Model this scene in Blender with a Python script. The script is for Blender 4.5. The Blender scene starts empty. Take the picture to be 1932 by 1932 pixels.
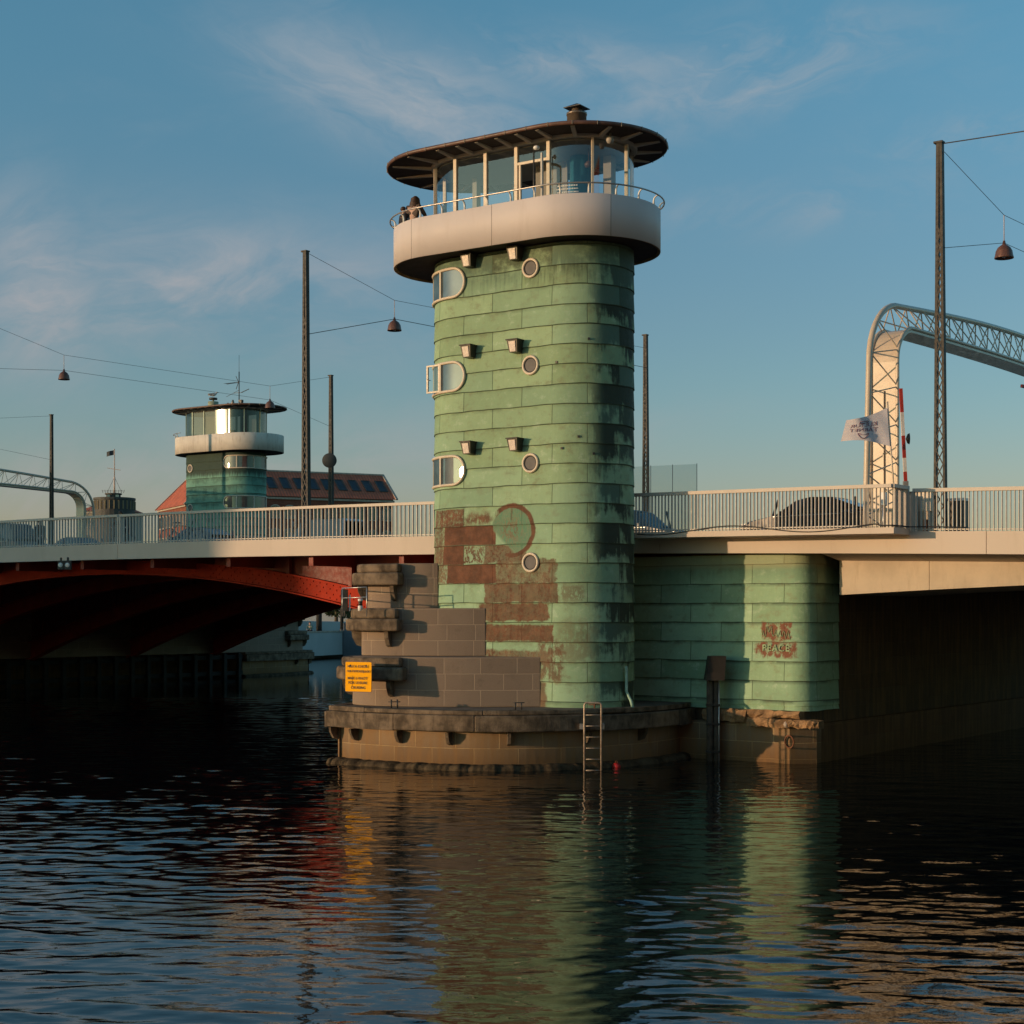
import bpy, math, random
import numpy as np
from mathutils import Vector, Matrix
random.seed(7)
R = math.radians
S = bpy.context.scene
COL = S.collection

# ------------------------------------------------------------------ camera
CZ = 4.08                                   # eye height above the water
cam_d = bpy.data.cameras.new("camera")
cam = bpy.data.objects.new("camera", cam_d)
COL.objects.link(cam)
cam.location = (0, 0, CZ)
cam.rotation_euler = (R(90), 0, 0)
cam_d.sensor_width = 36
cam_d.lens = 36 * 3000 / 1932
cam_d.shift_y = (1155 - 966) / 1932
cam_d.clip_start = 0.5
cam_d.clip_end = 20000
S.camera = cam
S.render.resolution_x = S.render.resolution_y = 1024

# ------------------------------------------------------------------ sky, sun, exposure
SUN_AZ, SUN_EL = R(20), R(5.0)              # azimuth: in front of pure left
sun_dir = Vector((-math.cos(SUN_AZ) * math.cos(SUN_EL), -math.sin(SUN_AZ) * math.cos(SUN_EL), math.sin(SUN_EL)))
sd = bpy.data.lights.new("sun", 'SUN')
sd.energy = 2.7
sd.angle = R(0.6)
sd.color = (1.0, 0.66, 0.38)
so = bpy.data.objects.new("sun", sd)
so.rotation_euler = sun_dir.to_track_quat('Z', 'Y').to_euler()
COL.objects.link(so)
S.view_settings.view_transform = 'Standard'
S.view_settings.look = 'None'
S.view_settings.exposure = 0.25
S.view_settings.gamma = 1.0

# ------------------------------------------------------------------ node helper
class X:
    """a socket with arithmetic"""
    t = None
    def __init__(s, sock): s.s = sock
    def _m(s, op, *o):
        n = X.t.nodes.new('ShaderNodeMath'); n.operation = op
        for i, a in enumerate((s,) + o):
            if isinstance(a, X): X.t.links.new(a.s, n.inputs[i])
            else: n.inputs[i].default_value = a
        return X(n.outputs[0])
    def __add__(s, o): return s._m('ADD', o)
    def __radd__(s, o): return s._m('ADD', o)
    def __sub__(s, o): return s._m('SUBTRACT', o)
    def __rsub__(s, o): return (s * -1) + o
    def __mul__(s, o): return s._m('MULTIPLY', o)
    def __rmul__(s, o): return s._m('MULTIPLY', o)
    def __truediv__(s, o): return s._m('DIVIDE', o)
    def max(s, o): return s._m('MAXIMUM', o)
    def min(s, o): return s._m('MINIMUM', o)
    def abs(s): return s._m('ABSOLUTE')
    def pow(s, o): return s._m('POWER', o)
    def sqrt(s): return s._m('SQRT')
    def fract(s): return s._m('FRACT')
    def exp(s): return s._m('EXPONENT')
    def step(s, a, b, lo=0.0, hi=1.0):
        n = X.t.nodes.new('ShaderNodeMapRange'); n.interpolation_type = 'SMOOTHSTEP'
        X.t.links.new(s.s, n.inputs[0])
        for i, v in ((1, a), (2, b), (3, lo), (4, hi)):
            n.inputs[i].default_value = v
        return X(n.outputs[0])
def nd(kind, **kw):
    n = X.t.nodes.new(kind)
    for k, v in kw.items(): setattr(n, k, v)
    return n
def lk(a, b): X.t.links.new(a.s if isinstance(a, X) else a, b)
def comb(x, y, z):
    n = nd('ShaderNodeCombineXYZ')
    for i, a in enumerate((x, y, z)):
        if isinstance(a, X): lk(a, n.inputs[i])
        else: n.inputs[i].default_value = a
    return n.outputs[0]
def sep(v):
    n = nd('ShaderNodeSeparateXYZ'); lk(v, n.inputs[0])
    return X(n.outputs[0]), X(n.outputs[1]), X(n.outputs[2])
def noise(v, scale, detail=4, rough=.6, dist=0.0):
    n = nd('ShaderNodeTexNoise'); lk(v, n.inputs['Vector'])
    n.inputs['Scale'].default_value = scale; n.inputs['Detail'].default_value = detail
    n.inputs['Roughness'].default_value = rough; n.inputs['Distortion'].default_value = dist
    return X(n.outputs[0])
def mixc(f, a, b, mode='MIX'):
    n = nd('ShaderNodeMix', data_type='RGBA', blend_type=mode)
    if isinstance(f, X): lk(f, n.inputs[0])
    else: n.inputs[0].default_value = f
    for i, c in ((6, a), (7, b)):
        if isinstance(c, tuple): n.inputs[i].default_value = c + (1,) if len(c) == 3 else c
        else: lk(c, n.inputs[i])
    return n.outputs[2]
def bump(h, strength, dist, normal=None):
    n = nd('ShaderNodeBump'); lk(h, n.inputs['Height'])
    n.inputs['Strength'].default_value = strength; n.inputs['Distance'].default_value = dist
    if normal is not None: lk(normal, n.inputs['Normal'])
    return n.outputs[0]
def new_mat(name):
    m = bpy.data.materials.new(name); m.use_nodes = True
    X.t = m.node_tree
    return m, m.node_tree.nodes['Principled BSDF']
def coords(kind='Object'):
    return nd('ShaderNodeTexCoord').outputs[kind]
def gpos():
    return nd('ShaderNodeNewGeometry').outputs['Position']
def scaled(v, s):
    n = nd('ShaderNodeMapping'); lk(v, n.inputs[0]); n.inputs['Scale'].default_value = s
    return n.outputs[0]

M = {}
def plain(name, col, rough=.6, metal=0.0, var=.25, scale=3.0, bumpd=0.0, spec=.5, dirt=None, dirt_amt=.5):
    m, b = new_mat(name)
    v = coords()
    n = noise(v, scale, 5)
    dark = tuple(c * (1 - var) for c in col); lite = tuple(min(1, c * (1 + var * .6)) for c in col)
    c = mixc(n.step(.3, .7), dark, lite)
    if dirt:
        st = noise(scaled(v, (3, 3, .5)), scale * 1.3, 6, .7)
        c = mixc(st.step(.5, .75) * dirt_amt, c, dirt)
    lk(c, b.inputs['Base Color'])
    lk(noise(v, scale * 4, 3).step(.2, .8, max(0, rough - .1), min(1, rough + .12)), b.inputs['Roughness'])
    b.inputs['Metallic'].default_value = metal
    b.inputs['Specular IOR Level'].default_value = spec
    if bumpd: lk(bump(noise(v, scale * 12, 4), .6, bumpd), b.inputs['Normal'])
    M[name] = m
    return m

# ------------------------------------------------------------------ world: Nishita sky with cirrus
w = bpy.data.worlds.new("World"); S.world = w; w.use_nodes = True
X.t = w.node_tree
bg = w.node_tree.nodes['Background']
sky = nd('ShaderNodeTexSky', sky_type='NISHITA')
sky.sun_disc = False
sky.sun_elevation = SUN_EL
sky.sun_rotation = math.atan2(sun_dir.x, sun_dir.y)
sky.air_density = 1.0; sky.dust_density = 0.6; sky.ozone_density = 2.0
SKY_STRENGTH = 0.15
dx, dy, dz = sep(coords('Generated'))
yy = dy.max(.05)
ax = dx / yy                                 # tangent of bearing, and of elevation, facing +Y
ez = dz / yy
def cirrus(cx, cz, wx, wz, tilt, nscale, lo, hi, seed):
    ux = ((ax - cx) * math.cos(tilt) + (ez - cz) * math.sin(tilt)) / wx
    uz = ((ez - cz) * math.cos(tilt) - (ax - cx) * math.sin(tilt)) / wz
    g = ((ux * ux + uz * uz) * -1.0).exp()
    p = comb(ux * wx * 1.1 + seed, uz * wz * 2.4, seed * 1.7)
    warp = noise(p, nscale * .7, 4, .6)
    p2 = comb(ux * wx * 1.1 + warp * .10 + seed, uz * wz * 2.4 + warp * .14, seed * 2.3)
    f = noise(p2, nscale, 8, .62, .6)
    return g * f.step(lo, hi)
cl = cirrus(-.070, .325, .105, .032, -.34, 9, .22, .84, 1.3)
cl = cl.max(cirrus(-.118, .360, .022, .040, .12, 10, .28, .85, 5.3) * .6)
cl = cl.max(cirrus(.03, .345, .10, .020, -.10, 9, .36, .80, 2.3) * .7)
cl = cl.max(cirrus(-.215, .205, .16, .040, -.04, 8, .24, .84, 4.1))
cl = cl.max(cirrus(-.300, .205, .040, .055, .25, 9, .24, .78, 6.7))
cl = cl.max(cirrus(.15, .345, .10, .030, .22, 9, .36, .80, 9.2) * .85)
cl = cl.max(cirrus(.29, .30, .07, .016, .10, 9, .40, .85, 11.2) * .6)
cl = cl.max(cirrus(.17, .255, .10, .016, .10, 9, .40, .9, 12.9) * .6)
cl = cl.max(cirrus(-.20, .085, .25, .035, .10, 7, .36, .85, 3.9) * .6)
cl = cl.max(cirrus(.0, .42, .6, .12, .1, 5, .5, 1.0, 21.9) * .4)
tint = mixc(ez.step(.16, .42), mixc(ez.step(.04, .16), (.97, .88, 1.06), (.83, .96, 1.06)), (.80, 1.23, 1.28))
skyc = mixc(1.0, sky.outputs[0], tint, 'MULTIPLY')
warmth = ez.step(.05, .35)
ccol = mixc(warmth, (2.30, 2.12, 2.12), (1.95, 2.2, 2.45))
skyc = mixc((cl * 1.25).min(.9), skyc, ccol)
lk(skyc, bg.inputs['Color'])
bg.inputs['Strength'].default_value = SKY_STRENGTH

# ------------------------------------------------------------------ frames
PHI = .637                                   # bridge axis
PHT = .597                                   # tower axis
C0 = Vector((.336, 44.78, 0))
def BP(r, v, z=0.0, ph=PHI, c=C0):           # bridge frame: r to the right along the bridge, v across it, z up
    return Vector((c.x + r * math.cos(ph) + v * math.sin(ph), c.y - r * math.sin(ph) + v * math.cos(ph), z))
BR_MID_R, BR_MID_V = -25.5, 18.5
def at(x, y, Y):                             # point seen at (x, y) of a 1932 px picture, at distance Y
    return Vector(((x - 966) * Y / 3000, Y, CZ - (y - 1155) * Y / 3000))

OFF = {}
def tag(o, label=None, cat=None, group=None, kind=None):
    if label: o['label'] = label
    if cat: o['category'] = cat
    if group: o['group'] = group
    if kind: o['kind'] = kind
    return o
def thing(name, label, cat, loc=(0, 0, 0), rz=0.0, group=None, off=(0, 0, 0)):
    o = bpy.data.objects.new(name, None); COL.objects.link(o)
    o.empty_display_size = .3
    o.location = loc; o.rotation_euler = (0, 0, rz)
    OFF[o.name] = Vector(off)
    return tag(o, label, cat, group)
def bthing(name, label, cat, off, group=None):      # thing built in bridge coordinates, its empty at off
    return thing(name, label, cat, BP(*off), -PHI, group, off)
def wthing(name, label, cat, off, group=None):      # thing built in world coordinates
    return thing(name, label, cat, off, 0, group, off)

class MB:
    def __init__(s): s.v = []; s.f = []; s.uv = []; s.sm = []
    def face(s, idx, smooth=False, uv=None):
        s.f.append(tuple(idx)); s.sm.append(smooth); s.uv.append(uv)
    def box(s, a, b):
        x0, y0, z0 = a; x1, y1, z1 = b
        i = len(s.v)
        s.v += [(x0, y0, z0), (x1, y0, z0), (x1, y1, z0), (x0, y1, z0), (x0, y0, z1), (x1, y0, z1), (x1, y1, z1), (x0, y1, z1)]
        for q in ((3, 2, 1, 0), (4, 5, 6, 7), (0, 1, 5, 4), (1, 2, 6, 5), (2, 3, 7, 6), (3, 0, 4, 7)):
            s.face([i + k for k in q])
        return s
    def hexa(s, p):                                  # 8 corner points, bottom then top
        i = len(s.v); s.v += [tuple(q) for q in p]
        for q in ((3, 2, 1, 0), (4, 5, 6, 7), (0, 1, 5, 4), (1, 2, 6, 5), (2, 3, 7, 6), (3, 0, 4, 7)):
            s.face([i + k for k in q])
        return s
    def bar(s, p, q, w, h=None, up=(0, 0, 1)):
        p = Vector(p); q = Vector(q); h = h or w
        d = (q - p).normalized(); u = Vector(up)
        if abs(d.dot(u)) > .98: u = Vector((0, 1, 0))
        a = d.cross(u).normalized() * w / 2; b = a.cross(d).normalized() * h / 2
        return s.hexa([p - a - b, p + a - b, p + a + b, p - a + b, q - a - b, q + a - b, q + a + b, q - a + b][0:8])
    def tube(s, pts, r, n=8, closed=False, caps=True):
        pts = [Vector(p) for p in pts]; m = len(pts); base = len(s.v)
        rr = r if isinstance(r, (list, tuple)) else [r] * m
        prev = None
        for k in range(m):
            if closed: d = pts[(k + 1) % m] - pts[k - 1]
            else: d = pts[min(k + 1, m - 1)] - pts[max(k - 1, 0)]
            d.normalize()
            if prev is None:
                u = Vector((0, 0, 1)) if abs(d.z) < .9 else Vector((1, 0, 0))
                a = d.cross(u).normalized()
            else:
                a = (prev - d * prev.dot(d)).normalized()
            prev = a; b = d.cross(a)
            for j in range(n):
                t = 2 * math.pi * j / n
                s.v.append(tuple(pts[k] + (a * math.cos(t) + b * math.sin(t)) * rr[k]))
        for k in range(m if closed else m - 1):
            k2 = (k + 1) % m
            for j in range(n):
                j2 = (j + 1) % n
                s.face((base + k * n + j, base + k * n + j2, base + k2 * n + j2, base + k2 * n + j), True)
        if caps and not closed:
            s.face([base + j for j in range(n)][::-1]); s.face([base + (m - 1) * n + j for j in range(n)])
        return s
    def lathe(s, prof, c=(0, 0, 0), n=24, smooth=True):
        base = len(s.v); m = len(prof)
        for r, z in prof:
            for j in range(n):
                t = 2 * math.pi * j / n
                s.v.append((c[0] + r * math.cos(t), c[1] + r * math.sin(t), c[2] + z))
        for k in range(m - 1):
            for j in range(n):
                j2 = (j + 1) % n
                s.face((base + k * n + j, base + k * n + j2, base + (k + 1) * n + j2, base + (k + 1) * n + j), smooth)
        if prof[0][0] > 1e-4: s.face([base + j for j in range(n)][::-1])
        if prof[-1][0] > 1e-4: s.face([base + (m - 1) * n + j for j in range(n)])
        return s
    def prism(s, poly, z0, z1, uvlen=False, smooth=False, caps=True):
        """poly: closed list of (x, y), anticlockwise; walls carry uv = (length, z)"""
        n = len(poly); i = len(s.v)
        f0 = z0 if callable(z0) else (lambda x, y: z0)
        f1 = z1 if callable(z1) else (lambda x, y: z1)
        L = [0]
        for k in range(n):
            a = poly[k]; b = poly[(k + 1) % n]; L.append(L[-1] + math.hypot(b[0] - a[0], b[1] - a[1]))
        for p in poly: s.v.append((p[0], p[1], f0(*p)))
        for p in poly: s.v.append((p[0], p[1], f1(*p)))
        for k in range(n):
            k2 = (k + 1) % n
            za, zb, zc, zd = f0(*poly[k]), f0(*poly[k2]), f1(*poly[k2]), f1(*poly[k])
            s.face((i + k, i + k2, i + n + k2, i + n + k), smooth, [(L[k], za), (L[k + 1], zb), (L[k + 1], zc), (L[k], zd)])
        if caps:
            s.face([i + k for k in range(n)][::-1]); s.face([i + n + k for k in range(n)])
        return s
    def sheet(s, rows, smooth=True, uvs=None):
        """grid of points; rows: list of equally long lists"""
        i = len(s.v); m = len(rows[0])
        for r in rows: s.v += [tuple(p) for p in r]
        for a in range(len(rows) - 1):
            for b in range(m - 1):
                uv = [uvs[a][b], uvs[a][b + 1], uvs[a + 1][b + 1], uvs[a + 1][b]] if uvs else None
                s.face((i + a * m + b, i + a * m + b + 1, i + (a + 1) * m + b + 1, i + (a + 1) * m + b), smooth, uv)
        return s
    def build(s, name, mat, parent=None, label=None):
        me = bpy.data.meshes.new(name)
        o0 = OFF.get(parent.name, Vector((0, 0, 0))) if parent else Vector((0, 0, 0))
        if parent and parent.type != 'EMPTY':
            o0 = OFF.get(parent.name, Vector((0, 0, 0)))
        vs = s.v if o0.length == 0 else [(a - o0.x, b - o0.y, c - o0.z) for a, b, c in s.v]
        me.from_pydata(vs, [], s.f)
        me.polygons.foreach_set('use_smooth', s.sm)
        if any(u for u in s.uv):
            ul = me.uv_layers.new(name='uv'); flat = []
            for f, u in zip(s.f, s.uv):
                for k in range(len(f)): flat += list(u[k]) if u else [0, 0]
            ul.data.foreach_set('uv', flat)
        me.materials.append(M[mat] if isinstance(mat, str) else mat)
        me.update()
        o = bpy.data.objects.new(name, me); COL.objects.link(o)
        if parent:
            o.parent = parent; OFF[o.name] = o0
        if label: o['label'] = label
        return o
def kids(o): return [c for c in bpy.data.objects if c.parent == o]
def copy_tree(o, parent=None):
    ch = kids(o)
    c = o.copy(); COL.objects.link(c)
    OFF[c.name] = OFF.get(o.name, Vector((0, 0, 0)))
    if parent: c.parent = parent
    for k in ch: copy_tree(k, c)
    return c
def textmesh(name, body, size, mat, parent=None, loc=(0, 0, 0), rot=(0, 0, 0), ext=.004, mirror=False, align='CENTER', spacing=1.0):
    cu = bpy.data.curves.new(name, 'FONT'); cu.body = body; cu.size = size; cu.extrude = ext
    cu.offset = .0012 if size < .12 else 0; cu.align_x = align; cu.space_character = spacing
    t = bpy.data.objects.new(name, cu); COL.objects.link(t)
    bpy.context.view_layer.update()
    me = bpy.data.meshes.new_from_object(t.evaluated_get(bpy.context.evaluated_depsgraph_get()))
    bpy.data.objects.remove(t); bpy.data.curves.remove(cu)
    me.materials.clear(); me.materials.append(M[mat])
    if mirror:
        me.transform(Matrix.Scale(-1, 4, (1, 0, 0))); me.flip_normals()
    o = bpy.data.objects.new(name, me); COL.objects.link(o)
    o0 = OFF.get(parent.name, Vector((0, 0, 0))) if parent else Vector((0, 0, 0))
    o.location = Vector(loc) - o0; o.rotation_euler = rot
    if parent: o.parent = parent; OFF[o.name] = Vector((0, 0, 0))
    return o
def spline(pts, n=12, closed=False):
    """Catmull-Rom through 2-D or 3-D points"""
    P = [Vector(p) for p in pts]; out = []
    N = len(P)
    for k in range(N if closed else N - 1):
        p0 = P[k - 1] if (k > 0 or closed) else P[0] * 2 - P[1]
        p1 = P[k]; p2 = P[(k + 1) % N]
        p3 = P[(k + 2) % N] if (k + 2 < N or closed) else P[-1] * 2 - P[-2]
        for j in range(n):
            t = j / n
            out.append(.5 * ((2 * p1) + (p2 - p0) * t + (2 * p0 - 5 * p1 + 4 * p2 - p3) * t * t + (3 * p1 - p0 - 3 * p2 + p3) * t ** 3))
    if not closed: out.append(P[-1].copy())
    return out

# ------------------------------------------------------------------ materials
plain('white_paint', (.60, .535, .515), .58, 0, .05, .8, 0, .28, (.36, .29, .23), .16)
plain('far_white_paint', (.66, .60, .52), .65, 0, .08, 1.5, 0, .15, (.22, .12, .06), .45)
plain('fascia_paint', (.58, .49, .41), .6, 0, .07, .35, 0, .15, (.42, .34, .26), .42)
plain('rail_paint', (.62, .54, .46), .6, 0, .05, 2, 0, .15)
plain('rail_bar_paint', (.50, .45, .39), .5, 0, .05, 2)
plain('concrete', (.52, .43, .33), .8, 0, .14, 1.2, .004, .3, (.32, .25, .17), .4)
plain('dark_soffit', (.050, .033, .026), .8, 0, .3, 2)
plain('roof_copper', (.13, .065, .045), .5, .0, .35, 2.5)
plain('rib_grey', (.46, .43, .38), .6, 0, .1, 3)
plain('band_grey', (.36, .34, .31), .6, 0, .08, 2)
plain('mullion_wood', (.62, .52, .40), .45, 0, .1, 4)
plain('mullion_pale_green', (.48, .62, .50), .5, 0, .12, 3)
plain('steel', (.45, .44, .43), .35, .7, .15, 5)
plain('rail_steel', (.40, .36, .33), .35, .6, .12, 5)
plain('dark_steel', (.055, .05, .045), .5, .3, .3, 4)
plain('mast_paint', (.040, .034, .028), .55, 0, .3, 3, 0, .3, (.10, .05, .03), .3)
plain('lamp_brown', (.16, .075, .05), .4, .2, .2, 5)
plain('lamp_white', (.78, .76, .72), .4, 0, .05, 4)
plain('hood_copper', (.055, .048, .035), .4, .3, .3, 5)
plain('lens', (.74, .62, .52), .25, 0, .15, 8, 0, .8)
plain('chimney_metal', (.26, .20, .15), .35, .5, .2, 6)
plain('chimney_olive', (.30, .32, .20), .5, .0, .2, 5)
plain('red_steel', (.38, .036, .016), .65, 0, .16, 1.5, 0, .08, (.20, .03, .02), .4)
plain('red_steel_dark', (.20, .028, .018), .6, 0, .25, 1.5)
plain('rivet_red', (.16, .02, .012), .5, 0, .1, 5)
plain('timber', (.17, .125, .085), .85, 0, .62, 2.6, .03, .2, (.05, .035, .025), .75)
plain('tarred_timber', (.022, .019, .016), .9, 0, .3, 2)
plain('pile_timber', (.085, .066, .050), .85, 0, .35, 4, .01, .15)
plain('timber_orange', (.34, .20, .10), .8, 0, .45, 3.2, .03, .2, (.10, .06, .04), .7)
plain('platform_top', (.20, .155, .12), .9, 0, .3, 2, .01, .2)
plain('kelp_stone', (.085, .06, .035), .85, 0, .6, 3, .05, .15, (.17, .125, .06), .5)
plain('sign_yellow', (.95, .42, .006), .7, 0, .04, 1, 0, .08)
plain('sign_edge', (.12, .06, .02), .6)
plain('sign_ink', (.035, .015, .006), .6, 0, .3, 20)
plain('flag_cloth', (.62, .58, .62), .85, 0, .08, 2)
plain('flag_print', (.20, .10, .15), .8)
plain('dark_flag', (.05, .055, .06), .8)
plain('white_gloss', (.58, .475, .36), .3, 0, .04, 2)
plain('boom_red', (.42, .035, .022), .4)
plain('boom_white', (.72, .66, .60), .4)
plain('blue_column', (.03, .16, .24), .35, 0, .1, 2)
plain('interior', (.30, .29, .27), .7, 0, .1, 1)
plain('interior_floor', (.20, .17, .13), .7)
plain('rust_iron', (.20, .075, .035), .7, .2, .5, 6, .006)
plain('ladder_steel', (.42, .33, .25), .45, .3, .35, 8, 0, .5, (.26, .08, .03), .8)
plain('buoy_red', (.42, .02, .02), .4)
plain('pipe_green', (.30, .46, .36), .6, 0, .2, 6)
plain('rubber', (.02, .02, .02), .7)
plain('car_black', (.012, .012, .014), .38, 0, .1, 1, 0, .35)
plain('car_blue', (.05, .09, .16), .38, 0, .1, 1, 0, .35)
plain('car_grey', (.12, .125, .13), .38, 0, .1, 1, 0, .35)
plain('car_silver', (.42, .43, .44), .25, .3, .1, 1, 0, .7)
plain('car_glass', (.015, .018, .022), .06, 0, .1, 1, 0, .9)
plain('red_glass', (.35, .01, .01), .2)
plain('clear_lamp', (.7, .7, .7), .15)
plain('skin', (.52, .32, .24), .6)
plain('hair_brown', (.075, .038, .022), .6, 0, .5, 25)
plain('coat_brown', (.085, .055, .042), .8)
plain('coat_dark', (.02, .018, .022), .85)
plain('coat_teal', (.06, .13, .13), .85)
plain('trousers', (.018, .02, .028), .85)
plain('bottle_green', (.01, .09, .03), .15)
plain('gull_white', (.66, .60, .56), .8)
plain('gull_grey', (.30, .28, .27), .8)
plain('brick_red', (.24, .075, .045), .85, 0, .2, .8)
plain('stone_trim', (.45, .37, .30), .8)
plain('quay_white', (.42, .43, .43), .8, 0, .08, .5)
plain('quay_grey', (.17, .17, .18), .85, 0, .2, .6)
plain('ground', (.10, .095, .085), .95, 0, .25, .3)
plain('asphalt', (.05, .05, .052), .9, 0, .2, 1.2, .003)
plain('bark', (.09, .065, .045), .9, 0, .3, 5)
plain('house_wall', (.30, .26, .20), .85, 0, .15, .3)
plain('mast_pale', (.55, .40, .32), .6)
plain('ochre', (.26, .20, .11), .8, 0, .15, 1)
plain('slate', (.060, .058, .052), .7, 0, .2, 1)

def glassmat(name, tint, gloss_add=.10, rough=.02):
    m, b = new_mat(name)
    X.t.nodes.remove(b); out = X.t.nodes['Material Output']
    tr = nd('ShaderNodeBsdfTransparent'); tr.inputs[0].default_value = tint + (1,)
    gl = nd('ShaderNodeBsdfGlossy'); gl.inputs['Roughness'].default_value = rough
    fr = nd('ShaderNodeLayerWeight'); fr.inputs[0].default_value = .5
    f = (X(fr.outputs['Facing']).pow(5.0) * .9 + gloss_add + .04).min(1.0)
    mx = nd('ShaderNodeMixShader'); lk(f, mx.inputs[0]); lk(tr.outputs[0], mx.inputs[1]); lk(gl.outputs[0], mx.inputs[2])
    lk(mx.outputs[0], out.inputs[0])
    M[name] = m
glassmat('glass', (.92, .95, .96), .09)
glassmat('far_glass', (.42, .42, .38), .03, .12)
glassmat('screen_glass', (.86, .90, .90), .02)
def panemat(name, col, refl, rough=.03):
    m, b = new_mat(name)
    out = X.t.nodes['Material Output']
    n = noise(coords(), 1.2, 3)
    lk(mixc(n.step(.35, .65), tuple(c * .55 for c in col), tuple(c * 1.3 for c in col)), b.inputs['Base Color'])
    b.inputs['Roughness'].default_value = .5
    gl = nd('ShaderNodeBsdfGlossy'); gl.inputs['Roughness'].default_value = rough
    mx = nd('ShaderNodeMixShader'); mx.inputs[0].default_value = refl
    lk(b.outputs[0], mx.inputs[1]); lk(gl.outputs[0], mx.inputs[2]); lk(mx.outputs[0], out.inputs[0])
    M[name] = m
panemat('window_pane', (.045, .08, .10), .13, .0)
plain('porthole_pane', (.15, .14, .135), .55, 0, .15, 4, 0, .1)
panemat('far_pane', (.05, .045, .04), .08, .0)
panemat('skylight_pane', (.02, .022, .025), .05, .1)

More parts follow.
